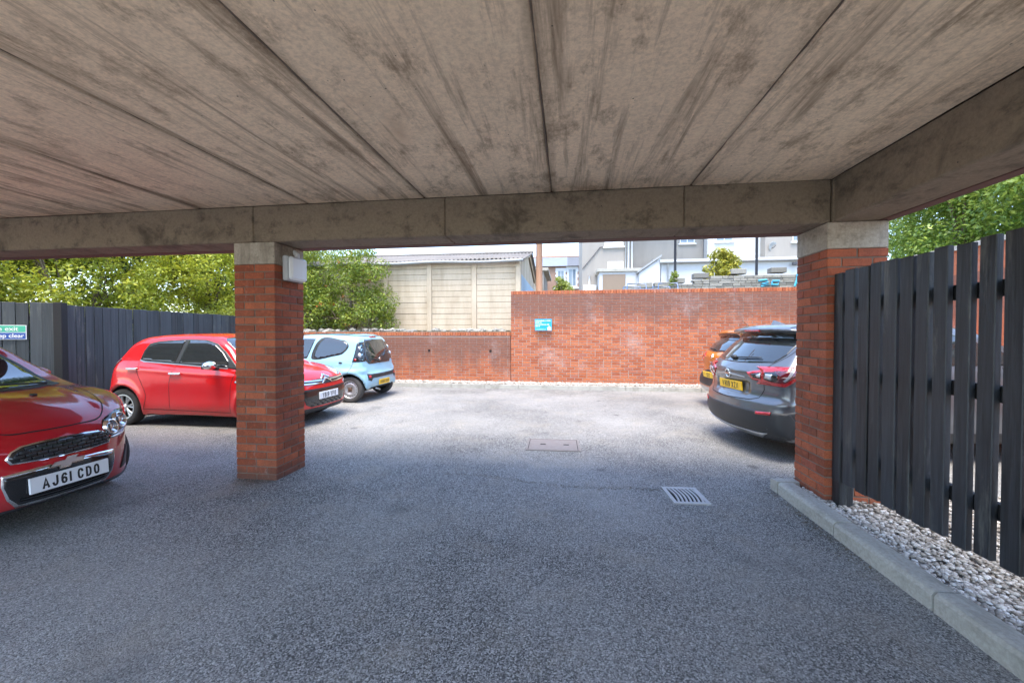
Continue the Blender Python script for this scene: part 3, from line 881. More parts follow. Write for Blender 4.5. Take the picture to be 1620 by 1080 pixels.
def pebbles(name, n, region, r0, r1, zfun, label, cat, sub=1):
    bm = bmesh.new(); bmesh.ops.create_icosphere(bm, subdivisions=sub, radius=1.0)
    base = np.array([v.co[:] for v in bm.verts]); faces = np.array([[v.index for v in f.verts] for f in bm.faces]); bm.free()
    V = []; F = []; k = len(base)
    P = region(n)
    for i in range(n):
        r = rng.uniform(r0, r1); sc_ = r*np.array([rng.uniform(.8,1.5), rng.uniform(.7,1.1), rng.uniform(.45,.8)])
        a = rng.uniform(0, 6.28); c, s = math.cos(a), math.sin(a)
        t = rng.uniform(-.5,.5); ct, st = math.cos(t), math.sin(t)
        q = base*sc_*(1+rng.uniform(-.12,.12,(k,1)))
        q = np.stack([q[:,0], q[:,1]*ct-q[:,2]*st, q[:,1]*st+q[:,2]*ct], 1)
        q = np.stack([q[:,0]*c-q[:,1]*s, q[:,0]*s+q[:,1]*c, q[:,2]], 1)+np.array([P[i][0], P[i][1], zfun(*P[i])+rng.uniform(-.3,.9)*r])
        V.append(q); F.append(faces+i*k)
    V = np.concatenate(V); F = np.concatenate(F)
    me = bpy.data.meshes.new(name); me.vertices.add(len(V)); me.vertices.foreach_set('co', V.ravel())
    me.loops.add(F.size); me.loops.foreach_set('vertex_index', F.ravel()); me.polygons.add(len(F))
    me.polygons.foreach_set('loop_start', np.arange(0, F.size, 3)); me.polygons.foreach_set('loop_total', np.full(len(F), 3))
    me.update(); me.validate(); me.materials.append(M['pebble']); me.polygons.foreach_set('use_smooth', [True]*len(F))
    o = link(bpy.data.objects.new(name, me)); return tag(o, label, cat, kind='stuff')
bed = MB().box(2.0, 3.6, -3.0, 4.0, -.02, .075).obj('gravel_bed', M['gravel_base']); tag(bed, kind='structure')
bed2 = MB().box(-8.6, 7.0, 10.80, 11.42, -.02, .075).obj('gravel_bed', M['gravel_base']); tag(bed2, kind='structure')
def reg1(n):
    x = 2.012+rng.power(.75, n)*1.55; y = -.6+4.55*rng.power(1.35, n); return np.stack([x, y], 1)
pebbles('gravel', 15000, reg1, .009, .017, lambda x, y: .082+.006*math.sin(x*9)*math.sin(y*7), 'pale grey pebbles filling the bed between kerb and slatted fence', 'gravel')
pebbles('gravel', 9000, lambda n: np.stack([rng.uniform(-8.5, 6.9, n), rng.uniform(10.815, 11.39, n)], 1), .014, .024, lambda x, y: .085, 'strip of pale pebbles along the foot of the yard wall', 'gravel')
# small leaf litter against the kerb
lit = MB()
for _ in range(260):
    y = random.uniform(2.7, 4.0); x = 1.88-abs(random.gauss(0,.05))-.005; s = random.uniform(.004,.012); a = random.uniform(0,6.28)
    lit.add([(x+s*math.cos(a), y+s*math.sin(a), .004), (x-s*math.sin(a)*.5, y+s*math.cos(a)*.5, .008), (x-s*math.cos(a), y-s*math.sin(a), .004), (x+s*math.sin(a)*.5, y-s*math.cos(a)*.5, .006)], [(0,1,2,3)])
o = lit.obj('leaf_litter', M['soil']); tag(o, 'dry brown leaf litter gathered against the kerb end', 'litter', kind='stuff')
lit = MB()
for _ in range(420):
    t = random.random(); x = -1.3+t*2.4+random.gauss(0,.05); y = 4.02-.22*t+random.gauss(0,.02)+.05*math.sin(t*9); s = random.uniform(.004,.011); a = random.uniform(0,6.28)
    lit.add([(x+s*math.cos(a), y+s*math.sin(a), .003), (x-s*math.sin(a)*.5, y+s*math.cos(a)*.5, .006), (x-s*math.cos(a), y-s*math.sin(a), .003), (x+s*math.sin(a)*.5, y-s*math.cos(a)*.5, .005)], [(0,1,2,3)])
o = lit.obj('leaf_litter', M['soil']); tag(o, 'thin line of dirt and leaf crumbs across the asphalt by the drain', 'litter', kind='stuff')

# manhole cover and drain
mh = empty('manhole_cover', (-.185, 5.275, 0), rad(1.5), 'rectangular cast iron manhole cover in the asphalt', 'manhole')
MB().box(-.335, .335, -.265, .265, -.03, .004).obj('seat', M['void'], mh)
f = MB(); f.box(-.34,.34,-.27,-.245,-.03,.010).box(-.34,.34,.245,.27,-.03,.010).box(-.34,-.315,-.2448,.2448,-.03,.010).box(.315,.34,-.2448,.2448,-.03,.010)
f.obj('frame', M['cast_iron'], mh)
MB().bbox(-.308, .308, -.238, .238, -.03, .0095, .003).obj('cover_plate', M['cast_iron'], mh)
for sx in (-.13, .17): MB().bbox(sx-.035, sx+.035, -.018, .018, .008, .0112, .001).obj('lifting_slot', M['void'], mh)
dr = empty('drain_grate', (1.045, 3.77, 0), rad(4), 'slotted grey drain grate set in the asphalt near the kerb end', 'drain')
MB().box(-.148, .148, -.178, .178, -.05, .003).obj('gully', M['void'], dr)
f = MB(); f.box(-.155,.155,-.185,-.150,-.04,.012).box(-.155,.155,.150,.185,-.04,.012).box(-.155,-.122,-.1498,.1498,-.04,.012).box(.122,.155,-.1498,.1498,-.04,.012)
f.obj('frame', M['grate'], dr)
for k in range(7):
    x = -.102+k*.034
    pts = [(x+.018*math.sin(t*math.pi), -.1495+.299*t, .004) for t in np.linspace(0,1,7)]
    b = MB(); w = .0085
    vs = []; fs = []
    for (px, py, pz) in pts: vs += [(px-w,py,-.03),(px+w,py,-.03),(px+w,py,.0115),(px-w,py,.0115)]
    for i in range(6):
        for j in range(4): fs.append((i*4+j, i*4+(j+1)%4, (i+1)*4+(j+1)%4, (i+1)*4+j))
    b.add(vs, fs); fix_normals(b.obj('bar', M['grate'], dr))

# ------------------------------------------------------------------ fences
fe = empty('slat_fence', (2.13, 3.6, 0), 0, 'black hit-and-miss slat fence on the gravel beside the brick pier', 'fence')
edges = [(3.589,3.498),(3.468,3.363),(3.323,3.221),(3.202,3.108),(3.074,2.967),(2.946,2.849),(2.825,2.736),(2.698,2.61),(2.56,2.475),(2.438,2.352),(2.307,2.215)]
y = 2.178
while y > -2.6: edges.append((y, y-.09)); y -= .127
for i, (a, c) in enumerate(edges):
    b = MB().bbox(0, .035, -(a-c)/2, (a-c)/2, 0, 1.66, .004)
    o = b.obj('slat', M['slat'], fe)
    o.location = (random.uniform(-.002,.002), (a+c)/2-3.6, .275+random.uniform(-.008,.008)+(.01 if i else 0)); o.rotation_euler = (random.uniform(-.003,.003), random.uniform(-.003,.003), random.uniform(-.015,.015))
for z in (.50, 1.10, 1.64): MB().bbox(.0380, .080, -6.15, -.01, z, z+.085, .003).obj('rail', M['blacktimber'], fe)
MB().bbox(.0, .10, -.105, -.012, -.02, .62, .004).obj('post', M['slat'], fe)
for yy in (-2.2, -4.4): MB().bbox(.082, .175, yy-.05, yy+.05, -.02, 1.74, .004).obj('post', M['slat'], fe)

def board_fence(name, label, cat, A, B, pitch, z1, post_end=None, gap=.010):
    A, B = Vector(A), Vector(B); L = (B-A).length; ang = math.atan2(B.y-A.y, B.x-A.x)
    e = empty(name, (A.x, A.y, 0), ang, label, cat)
    n = int(round(L/pitch)); p = L/n
    for i in range(n):
        w = p/2-gap/2; over = .008 if i % 2 else 0
        b = MB().bbox(-w, w, -.011, .011, 0, 1.0, .002)
        o = b.obj('board', M['board'], e); h = z1-.03+random.uniform(-.008,.006)
        o.location = (p*(i+.5), random.uniform(-.003,.003)+over, .03); o.scale = (1, 1, h); o.rotation_euler = (0, random.uniform(-.004,.004), random.uniform(-.03,.03))
    for z in (.35, 1.0, 1.65): MB().bbox(0, L, .018, .055, z, z+.08, .003).obj('rail', M['blacktimber'], e)
    for x in np.arange(.0, L, 1.8): MB().bbox(x, x+.09, .056, .145, 0, z1-.02, .004).obj('post', M['blacktimber'], e)
    return e
board_fence('board_fence', 'long close-board fence stained blue-black standing behind the parked hatchbacks', 'fence', (-8.236, 5.641, 0), (-8.88, 11.38, 0), .143, 1.925)
gt = board_fence('board_gate', 'blue-black boarded gate with the fire exit sign beside the dark red hatchback', 'gate', (-10.3, 4.07, 0), (-8.20, 5.47, 0), .15, 1.945)
MB().bbox(2.526, 2.626, -.06, .12, 0, 1.955, .004).obj('gate_post', M['blacktimber'], gt)
# fire-exit sign: screwed to the gate (seen from the yard side = local +y there)
gd = (Vector((-10.3,4.07))-Vector((-8.20,5.47))).normalized(); gn = Vector((gd.y, -gd.x)) if (gd.y*-8.2+(-gd.x)*5.4) < 0 else Vector((-gd.y, gd.x))
right = -gd     # reading direction runs towards the fence
ang = math.atan2(right.y, right.x)
s0 = Vector((-8.20,5.47))+gd*.31+gn*.03
sg = empty('fire_exit_sign', (s0.x, s0.y, 1.36), ang, 'green and blue fire exit keep clear sign on the boarded gate', 'sign')
W_ = .60
MB().bbox(-W_, 0, -.004, .004, 0, .225, .001).obj('sign_plate', M['sign_white'], sg)
MB().box(-W_+.008, -.010, -.0055, -.0042, .116, .217).obj('green_panel', M['sign_green'], sg)
MB().box(-W_+.008, -.010, -.0055, -.0042, .008, .106).obj('blue_panel', M['sign_dblue'], sg)
text_mesh('Fire exit', .092, M['sign_white'], 'green_lettering', sg, (-.09,-.0062,.166), (rad(90),0,0), 1.05, .0012, 'RIGHT')
text_mesh('Keep clear', .086, M['sign_white'], 'blue_lettering', sg, (-.028,-.0062,.058), (rad(90),0,0), 1.0, .0016, 'RIGHT')

# ------------------------------------------------------------------ yard walls
def brick_wall(name, label, x0, x1, ztop, y=11.4, coping=True):
    e = empty(name, ((x0+x1)/2, y+.11, 0), 0, label, 'wall'); ox, oy = (x0+x1)/2, y+.11
    MB().box(x0-ox+.01, x1-ox-.01, -.104, .104, -.1, ztop-.10).obj('mortar', M['wall_mortar'], e)
    V = []; F = []
    def put(a, b, z0, z1, d):
        n = len(V); bv = .003; yy = -.11-d
        V.extend([(a-ox,yy+.03,z0),(b-ox,yy+.03,z0),(b-ox,yy+.03,z1),(a-ox,yy+.03,z1),(a-ox+bv,yy,z0+bv),(b-ox-bv,yy,z0+bv),(b-ox-bv,yy,z1-bv),(a-ox+bv,yy,z1-bv)])
        F.extend([(n+4,n+5,n+6,n+7),(n,n+1,n+5,n+4),(n+1,n+2,n+6,n+5),(n+2,n+3,n+7,n+6),(n+3,n,n+4,n+7)])
    z = .005; k = 0; top = ztop-.11
    while z+.06 < top:
        x = x0-(.1125 if k % 2 else 0); j = 0
        while x < x1-.02:
            w = .215 if (j+k) % 3 or k % 4 else .1025
            a, b = max(x, x0), min(x+w, x1)
            if b-a > .02: put(a+random.uniform(0,.002), b, z+random.uniform(0,.0015), z+.065, random.uniform(0,.003))
            x += w+.010; j += 1
        z += .075; k += 1
    o = mesh_obj('brickwork', V, F, M['wall_brick'], e); tag(o, kind='stuff')
    if coping:
        V.clear(); F.clear(); x = x0
        vv = MB()
        while x < x1-.02:
            vv.bbox(x-ox+.004, min(x+.071, x1)-ox, -.112-random.uniform(0,.004), .112, ztop-.108, ztop-random.uniform(0,.004), .004); x += .075
        o = vv.obj('coping_bricks', M['wall_brick'], e); tag(o, kind='stuff')
    return e
lw = brick_wall('yard_wall', 'lower weathered brick wall of the yard with two drain holes below the garage', -9.0, -1.607, 1.50)
tw = brick_wall('yard_wall', 'taller red brick yard wall with a blue sign and brick-on-edge coping', -1.601, 7.2, 2.66)
for (x, z) in ((-4.015,.965), (-2.19,.96)):
    o = fix_normals(MB().lathe([(.001,-.004),(.026,-.004),(.033,-.010),(.036,.02)], 16, 'Y').obj('weep_hole', M['void'], lw, True)); o.location = (x-lw.location.x, -.118, z)
# boundary wall to the right with pale coping
rw_ = empty('boundary_wall', (7.32, 3.0, 0), 0, 'brick boundary wall with pale stone coping behind the slatted fence', 'wall')
V = MB().box(-.10, .10, -7.5, 8.3, 0, 3.0).obj('wall_face', M['wall_brick'], rw_)
for i in range(16): MB().bbox(-.15, .15, -7.5+i*.99, -7.5+i*.99+.98, 3.0, 3.09, .006).obj('coping_stone', M['kerb'], rw_)

ps = empty('parking_sign', (-.67, 11.282, 1.54), 0, 'blue private parking sign with white lettering on the tall brick wall', 'sign')
MB().bbox(-.235, .235, -.004, .006, 0, .32, .001).obj('sign_plate', M['sign_blue'], ps)
# the lettering is too small to read in the photograph: white strokes of the same length and height
for L_, z, h in ((.42,.272,.030), (.16,.224,.030), (.36,.168,.030), (.11,.122,.030), (.28,.034,.012)):
    b = MB(); x = -.215
    while x < -.215+L_:
        w = random.uniform(.35,.8)*h; b.bbox(x, x+w, -.0056, -.0042, z-h/2, z+h/2*random.choice((1,.6,.6)), .0003); x += w+h*(.22 if random.random() < .85 else .7)
    tag(b.obj('lettering', M['sign_white'], ps), kind='stuff')
MB().bbox(.115,.215,-.0055,-.0042,.010,.095,.001).obj('sign_emblem', M['sign_white'], ps)
MB().add([(.12,-.0055,.092),(.20,-.0055,.092),(.16,-.0055,.135)], [(0,1,2)]).obj('emblem_roof', M['sign_white'], ps)
# ------------------------------------------------------------------ concrete panel garage
ga = empty('concrete_garage', (-5.3, 13.6, 1.5), 0, 'cream concrete panel garage with corrugated cement roof behind the lower wall', 'garage')
GX, GY = -5.3, 13.6
posts = [-9.85, -8.10, -6.37, -4.77, -3.18, -1.66]
rows = 12; z0, z1 = .06, 2.40; rh = (z1-z0)/rows
for i in range(len(posts)-1):
    a, c = posts[i]+.085, posts[i+1]-.085
    for r in range(rows):
        MB().bbox(a-GX, c-GX, random.uniform(-.006,.006), .06, z0+r*rh+.004, z0+(r+1)*rh-.004, .006).obj('wall_panel', M['cream'], ga)
for p in posts: MB().bbox(p-.085-GX, p+.085-GX, -.045, .09, 0, z1+.02, .012).obj('post', M['cream'], ga)
MB().box(posts[0]-GX, posts[-1]-GX-.0, .062, .075, 0, z1).obj('panel_backing', M['rend_brown'], ga)
RY, EY, BY = 3.2, -.20, 6.6      # ridge, eaves, far eaves (local y)
RZ, EZ = 3.30, 2.45
def slope_sheet(y0, zA, y1, zB, xa, xb):
    n = int((xb-xa)/.146*6); vs = []; fs = []
    for j in range(7):
        t = j/6; y = y0+(y1-y0)*t; z = zA+(zB-zA)*t
        for i in range(n+1):
            x = xa+(xb-xa)*i/n
            vs.append((x, y, z+.027*math.cos((x)/.146*2*math.pi)+.02*math.sin(x*.7+t*2)*(1-t)))
    for j in range(6):
        for i in range(n): fs.append((j*(n+1)+i, j*(n+1)+i+1, (j+1)*(n+1)+i+1, (j+1)*(n+1)+i))
    return vs, fs
for (ya, za, yb, zb) in ((EY, EZ, RY, RZ), (BY, EZ, RY, RZ)):
    vs, fs = slope_sheet(ya, za, yb, zb, posts[0]-GX-.3, posts[-1]-GX+.22)
    o = fix_normals(mesh_obj('roof_sheet', vs, fs, M['asbestos'], ga, True))
    md = o.modifiers.new('thick', 'SOLIDIFY'); md.thickness = .012; md.offset = -1
MB().tube([(x, RY, RZ+.03) for x in np.linspace(posts[0]-GX-.3, posts[-1]-GX+.24, 12)], .06, 8).obj('ridge_cap', M['asbestos'], ga, True)
MB().tube([(x, EY-.06, EZ-.07+.018*math.sin(x*1.9)) for x in np.linspace(posts[0]-GX-.3, posts[-1]-GX+.2, 30)], .05, 8).obj('gutter', M['gutter'], ga, True)
xe = posts[-1]-GX+.02
gb = MB(); gb.add([(xe, .10, 2.05), (xe, BY-.2, 2.05), (xe, BY-.2, EZ-.05), (xe, RY, RZ-.06), (xe, .10, EZ-.05)], [(0,1,2,3,4)]); gb.obj('gable', M['cream'], ga)
MB().bbox(xe-.05, xe+.04, .55, BY-.7, 0, 2.04, .006).obj('garage_door', M['blue_door'], ga)
for (a, c) in ((.10,.545), (BY-.695, BY-.2)): MB().bbox(xe-.06, xe+.03, a, c, 0, 2.045, .006).obj('door_jamb', M['cream'], ga)
for (a, za, c, zc) in ((EY-.05, EZ-.06, RY, RZ-.06), (BY+.05, EZ-.06, RY, RZ-.06)):
    b = MB(); b.add([(xe+.05,a,za-.10),(xe+.05,c,zc-.10),(xe+.05,c,zc+.02),(xe+.05,a,za+.02),(xe+.09,a,za-.10),(xe+.09,c,zc-.10),(xe+.09,c,zc+.02),(xe+.09,a,za+.02)], [(0,1,2,3),(4,7,6,5),(0,4,5,1),(1,5,6,2),(2,6,7,3),(3,7,4,0)])
    fix_normals(b.obj('barge_board', M['cream'], ga))
MB().box(posts[0]-GX, xe-.06, .08, BY-.2, -.02, .02).obj('floor', M['kerb'], ga)
# rubble edge between wall top and garage
rb = empty('rubble_edging', (-5.3, 12.0, 1.5), 0, 'rough stone rubble lying along the top of the lower brick wall', 'rubble')
for k in range(150):
    bm = bmesh.new(); bmesh.ops.create_icosphere(bm, subdivisions=1, radius=1)
    s = random.uniform(.05,.13)
    for v in bm.verts: v.co = Vector((v.co.x*s*random.uniform(.9,1.6), v.co.y*s*random.uniform(.8,1.2), v.co.z*s*random.uniform(.5,.8)))
    me = bpy.data.meshes.new('stone'); bm.to_mesh(me); bm.free(); me.materials.append(M['stone_wall'])
    share('stone', me, rb, (random.uniform(-3.6,3.65), random.uniform(-.30,.9), random.uniform(-.01,.07)), (0,0,random.uniform(0,6)))
MB().box(-3.7, 3.67, -.30, 1.5, -.02, .03).obj('soil_bed', M['soil'], rb)

# ------------------------------------------------------------------ foliage
def leaves(centers, radii, n, size, up=.5, shell=.55, squash=.8):
    """folded leaf quads gathered in clumps"""
    C = np.array(centers); R = np.array(radii); k = len(C)
    w = R**2; idx = rng.choice(k, n, p=w/w.sum())
    d = rng.normal(size=(n,3)); d /= np.linalg.norm(d, axis=1)[:,None]
    r = R[idx]*(shell+(1-shell)*rng.random(n)**.6); 
    P = C[idx]+d*r[:,None]*np.array([1,1,squash])
    nrm = d*.9+np.array([0,0,up])+rng.normal(size=(n,3))*.55; nrm /= np.linalg.norm(nrm, axis=1)[:,None]
    t = np.cross(nrm, rng.normal(size=(n,3))); t /= np.linalg.norm(t, axis=1)[:,None]; b = np.cross(nrm, t)
    s = size*rng.uniform(.65,1.3,n)[:,None]
    fold = nrm*s*.12
    V = np.stack([P-t*s, P+b*s*.42-fold, P+t*s-nrm*s*.25, P-b*s*.42-fold], 1).reshape(-1,3)
    F = np.arange(n*4).reshape(-1,4)
    return V, F

def leaf_mesh(name, V, F, mat, parent):
    me = bpy.data.meshes.new(name); n = len(F)
    me.vertices.add(len(V)); me.vertices.foreach_set('co', np.asarray(V, np.float32).ravel())
    T = np.concatenate([F[:, [0,1,2]], F[:, [0,2,3]]], 1).reshape(-1,3)
    me.loops.add(T.size); me.loops.foreach_set('vertex_index', T.ravel().astype(np.int32)); me.polygons.add(len(T))
    me.polygons.foreach_set('loop_start', np.arange(0, T.size, 3)); me.polygons.foreach_set('loop_total', np.full(len(T), 3))
    me.update(); me.validate(); me.materials.append(mat)
    return link(bpy.data.objects.new(name, me), parent)

def woody(name, label, cat, base, spread, height, clump_n, clump_r, leaf_n, leaf_s, mat, stems=5, group=None, trunk_r=.05, cover=(.25,1.0), kind='shrub', berries=0, off=(0,0)):
    """trunk or stems, limbs reaching the clumps, and a crown of leaf clumps"""
    e = empty(name, base, 0, label, cat, group)
    sx, sy = spread
    cl = []; rr = []
    for _ in range(clump_n):
        a = random.uniform(0, 2*math.pi); q = math.sqrt(random.random())
        z = height*random.uniform(*cover); taper = 1.0-.45*max(0, (z/height-.55)/.45)**2
        cl.append((off[0]+sx*q*math.cos(a)*taper, off[1]+sy*q*math.sin(a)*taper, z)); rr.append(clump_r*random.uniform(.65,1.25))
    V, F = leaves(cl, rr, leaf_n, leaf_s)
    leaf_mesh('crown', V, F, mat, e)
    tm = MB()
    for s in range(stems):
        a = 2*math.pi*s/stems+random.uniform(-.4,.4); c = cl[random.randrange(len(cl))]
        p0 = Vector((random.uniform(-.06,.06)*stems**.5, random.uniform(-.06,.06)*stems**.5, -.05)); p3 = Vector(c)
        p1 = p0.lerp(p3, .35)+Vector((0,0,height*.12)); p2 = p0.lerp(p3, .7)+Vector((random.uniform(-.1,.1), random.uniform(-.1,.1), height*.06))
        tm.tube([p0, p1, p2, p3], [trunk_r, trunk_r*.75, trunk_r*.5, trunk_r*.2], 6)
        for _ in range(4):
            c2 = min(cl, key=lambda q: (Vector(q)-p2).length*random.uniform(.6,1.4)); pa = p1.lerp(p2, random.random())
            tm.tube([pa, pa.lerp(Vector(c2), .5)+Vector((0,0,.08)), Vector(c2)], [trunk_r*.4, trunk_r*.28, trunk_r*.1], 5)
    fix_normals(tm.obj('trunk', M['bark'], e, True))
    if berries:
        bm_ = MB(); ic = [(1,0,0),(-1,0,0),(0,1,0),(0,-1,0),(0,0,1),(0,0,-1)]; fc = [(0,2,4),(2,1,4),(1,3,4),(3,0,4),(2,0,5),(1,2,5),(3,1,5),(0,3,5)]
        for _ in range(berries):
            i = random.randrange(len(cl)); d = Vector((random.gauss(0,1), random.gauss(0,1)-.6, random.gauss(0,1))).normalized(); c = Vector(cl[i])+d*rr[i]*.95
            for _ in range(9):
                p = c+Vector((random.gauss(0,.035), random.gauss(0,.035), random.gauss(0,.025))); bm_.add([tuple(p+Vector(q)*.013) for q in ic], fc)
        tag(bm_.obj('berries', M['berry'], e), kind='stuff')
    return e

# multi-stemmed shrubs behind the board fence
for i, (x, y, h, sx, lab) in enumerate((
        (-12.2, 5.4, 4.6, 1.5, 'leafy green shrub with bare lower stems above the boarded gate'),
        (-11.6, 8.2, 4.7, 1.6, 'many-stemmed light green shrub behind the start of the board fence'),
        (-11.2, 11.0, 4.8, 1.6, 'light green shrub behind the middle of the board fence'),
        (-10.4, 13.6, 4.9, 1.6, 'tall light green shrub where the board fence meets the brick wall'),
        (-14.6, 4.0, 5.0, 1.8, 'leafy shrub left of the boarded gate'))):
    woody('shrub', lab, 'shrub', (x, y, 0 if y < 11.5 else 1.5), (sx, sx), h if y < 11.5 else h-1.3, 160, .38, 22000, .048, M['leaf_hedge'], 9, 'shrubs beyond the board fence', .045, (.34,1.0))
for i, (x, y, h) in enumerate(((-15.0,8.0,7.4), (-14.2,11.6,7.4), (-13.0,15.6,6.8), (-16.8,4.6,7.6))):
    woody('broadleaf_tree', ('dark tree far behind the shrubs and gate', 'dark tree behind the middle shrubs', 'dark tree behind the garage corner', 'dark tree at the far left beyond the gate')[i], 'tree', (x, y, 0 if y < 11.5 else 1.5), (2.5, 2.5), h, 170, .66, 30000, .085, M['leaf_dark'], 3, 'dark trees behind the shrubs', .12, (.12,1.0))
woody('clipped_hedge', 'low yellow-green clipped hedge showing over the far end of the board fence', 'hedge', (-10.0, 10.6, 0), (1.0, 1.6), 2.35, 80, .28, 13000, .032, M['leaf_privet'], 6, None, .03, (.2,1.0))
woody('rowan_tree', 'green rowan tree with orange berries between the lamp pier and the garage', 'tree', (-7.15, 12.7, 1.5), (1.35, .8), 2.75, 95, .34, 15000, .044, M['leaf_rowan'], 4, None, .06, (.06,1.0), berries=26)
woody('rowan_tree', 'dark leafy tree against the left part of the garage wall', 'tree', (-9.0, 12.9, 1.5), (1.1, .7), 3.0, 70, .38, 10000, .046, M['leaf_rowan'], 3, None, .06, (.05,1.0))
# dense evergreen beyond the right-hand wall
for i, (x, y, h, s) in enumerate(((9.3, 8.7, 5.6, 1.6), (9.5, 11.2, 5.9, 1.6), (10.4, 13.8, 6.4, 1.8))):
    woody('laurel_tree', ('dense glossy laurel rising over the near part of the boundary wall', 'dense glossy laurel behind the brick pier and boundary wall', 'glossy laurel where boundary wall and yard wall meet')[i], 'tree', (x, y, 0), (s, s), h, 170, .48, 36000, .052, M['leaf_laurel'], 3, 'laurels beyond the boundary wall', .11, (.25,1.0))
woody('broadleaf_tree', 'dark broadleaf tree standing behind the laurels', 'tree', (13.0, 12.4, 0), (2.6, 2.6), 7.4, 150, .65, 18000, .085, M['leaf_dark'], 3, None, .13, (.15,1.0))
woody('golden_shrub', 'bright yellow-green spotted laurel above the garden stone wall', 'shrub', (6.25, 17.7, 3.2), (.62, .5), 1.55, 40, .25, 2600, .085, M['leaf_gold'], 4, None, .03, (.3,1.0))
woody('small_shrub', 'small green shrub in front of the terrace beside the wooden pole', 'shrub', (-.25, 15.2, 1.5), (.42, .4), 2.0, 26, .2, 1800, .06, M['leaf_privet'], 4, None, .03, (.35,1.0))
woody('ivy', 'trailing ivy hanging down the garden stone wall', 'plant', (4.15, 16.75, 2.6), (.12, .08), 1.25, 16, .11, 420, .05, M['leaf_rowan'], 2, None, .015, (.1,1.0))

# ------------------------------------------------------------------ pole, lamp posts, van roof
up = empty('utility_pole', (-1.02, 14.6, 1.5), 0, 'weathered brown wooden utility pole behind the tall brick wall', 'pole')
MB().tube([(0,0,-.1),(0,0,3),(0,0,7.5)], [.125,.115,.10], 12).obj('shaft', M['pole_wood'], up, True)
MB().bbox(-.6,.6,-.06,.06,6.9,7.0,.005).obj('cross_arm', M['pole_wood'], up)
for (x, lab) in ((4.76, 'thin dark lamp post in front of the grey house'), (8.16, 'thin dark lamp post in front of the white house')):
    e = empty('lamp_post', (x, 19.0, 1.5), 0, lab, 'lamp post', None)
    MB().tube([(0,0,0),(0,0,1.0),(0,0,6.0)], [.075,.06,.05], 10).obj('shaft', M['pole_dark'], e, True)
    MB().bbox(-.09,.09,-.45,.1,6.0,6.12,.02).obj('lantern', M['pole_dark'], e)
van = empty('parked_van', (2.9, 14.4, 1.51), 0, 'dark blue vehicle with raised roof bars just showing over the brick wall', 'van')
vb = CarBody(4.2, 1.75, [(.1,.3),(0,.7),(.1,1.1),(.3,1.38),(.7,1.41),(2.4,1.41),(2.9,1.2),(3.3,.98),(4.0,.85),(4.2,.6),(4.15,.3)], [(0,.2),(.75,.2),(.86,.5),(.875,.8),(.80,1.0),(.66,1.35),(.5,1.42),(0,1.44)], [(0,0),(0,.5),(.15,.8),(.6,.875),(3.4,.875),(4.0,.7),(4.2,.3),(4.2,0)], (.8,3.4), .31)
P_, Q_ = vb.mesh(.05); vo = mesh_obj('body', P_, Q_, M['van_blue'], van, True); vo.location = (-2.1,0,0); fix_normals(vo)
for v_ in ('right','left'):
    w_ = patch(vb, v_, [(.7,1.0),(.8,1.28),(2.3,1.28),(2.8,1.02)], M['glass'], 'side_window', van); w_.location = (-2.1,0,0)
for sx in (.8, 3.4):
    for sg in (-1, 1): wheel(van, sx-2.1, sg*.77, .31, .19, .20, 'alloy', sg)
for x in (-.62, .38):
    b = MB().tube([(x-.33,-.5,1.39),(x-.31,-.5,1.60),(x+.28,-.5,1.60),(x+.30,-.5,1.39)], .022, 8); b.obj('roof_bar', M['van_blue'], van, True)
    b = MB().tube([(x-.33,.5,1.39),(x-.31,.5,1.60),(x+.28,.5,1.60),(x+.30,.5,1.39)], .022, 8); b.obj('roof_bar', M['van_blue'], van, True)

# ------------------------------------------------------------------ garden stone wall with stepped, castellated top
gw = empty('garden_stone_wall', (5.6, 17.0, 1.5), 0, 'pale stone garden wall with raised blocks along its stepped top and blue graffiti', 'wall')
def top_at(x):
    for a, b, z in ((1.9,2.9,3.20),(2.9,3.9,3.32),(3.9,4.9,3.48),(4.9,5.7,3.66),(5.7,7.2,3.80),(7.2,12.2,3.82)):
        if a <= x < b: return z
    return 3.82
V = MB().box(-3.7, 6.6, -.0, .28, -.1, 1.60); V.obj('wall_core', M['wall_mortar'], gw)
stones = MB(); z = 1.5; k = 0
while z < 3.85:
    h = random.uniform(.09,.13); x = 1.9
    while x < 12.2:
        w = random.uniform(.18,.5)
        if z+h <= top_at(x+w/2)+.02: stones.bbox(x-5.6+.006, x+w-5.6-.004, -.03-random.uniform(0,.02), .30, z-1.5+.004, z+h-1.5-.004, .010)
        x += w
    z += h; k += 1
tag(stones.obj('stonework', M['stone_wall'], gw), kind='stuff')
for x in (2.55, 3.1, 3.75, 4.35, 5.25, 6.65, 8.1, 9.6, 11.1):
    MB().bbox(x-5.6-.28, x-5.6+.28, -.05, .31, top_at(x)-1.5, top_at(x)-1.5+.20, .015).obj('cap_block', M['stone_wall'], gw)
gf = MB()
def squig(pts, r=.035): gf.tube(pts, r, 6)
for cx, pts in ((7.55, [(-.2,.12),(.1,.15),(.15,.05),(-.1,0),(.2,-.05),(-.1,-.10)]), (7.95, [(-.1,.1),(.15,.1),(.1,-.05),(-.12,-.04),(-.1,.06)]), (8.75, [(0,.35),(-.03,.1),(-.1,-.12)]), (9.2, [(-.15,-.1),(0,.05),(.1,-.08),(.2,.1)]), (9.7, [(-.2,0),(-.1,.1),(0,0),(.1,.1),(.2,0),(.35,.08),(.5,.02)])):
    squig([(cx-5.6+a, -.058, 1.90+b) for a, b in pts])
tag(gf.obj('graffiti', M['graffiti'], gw), kind='stuff')

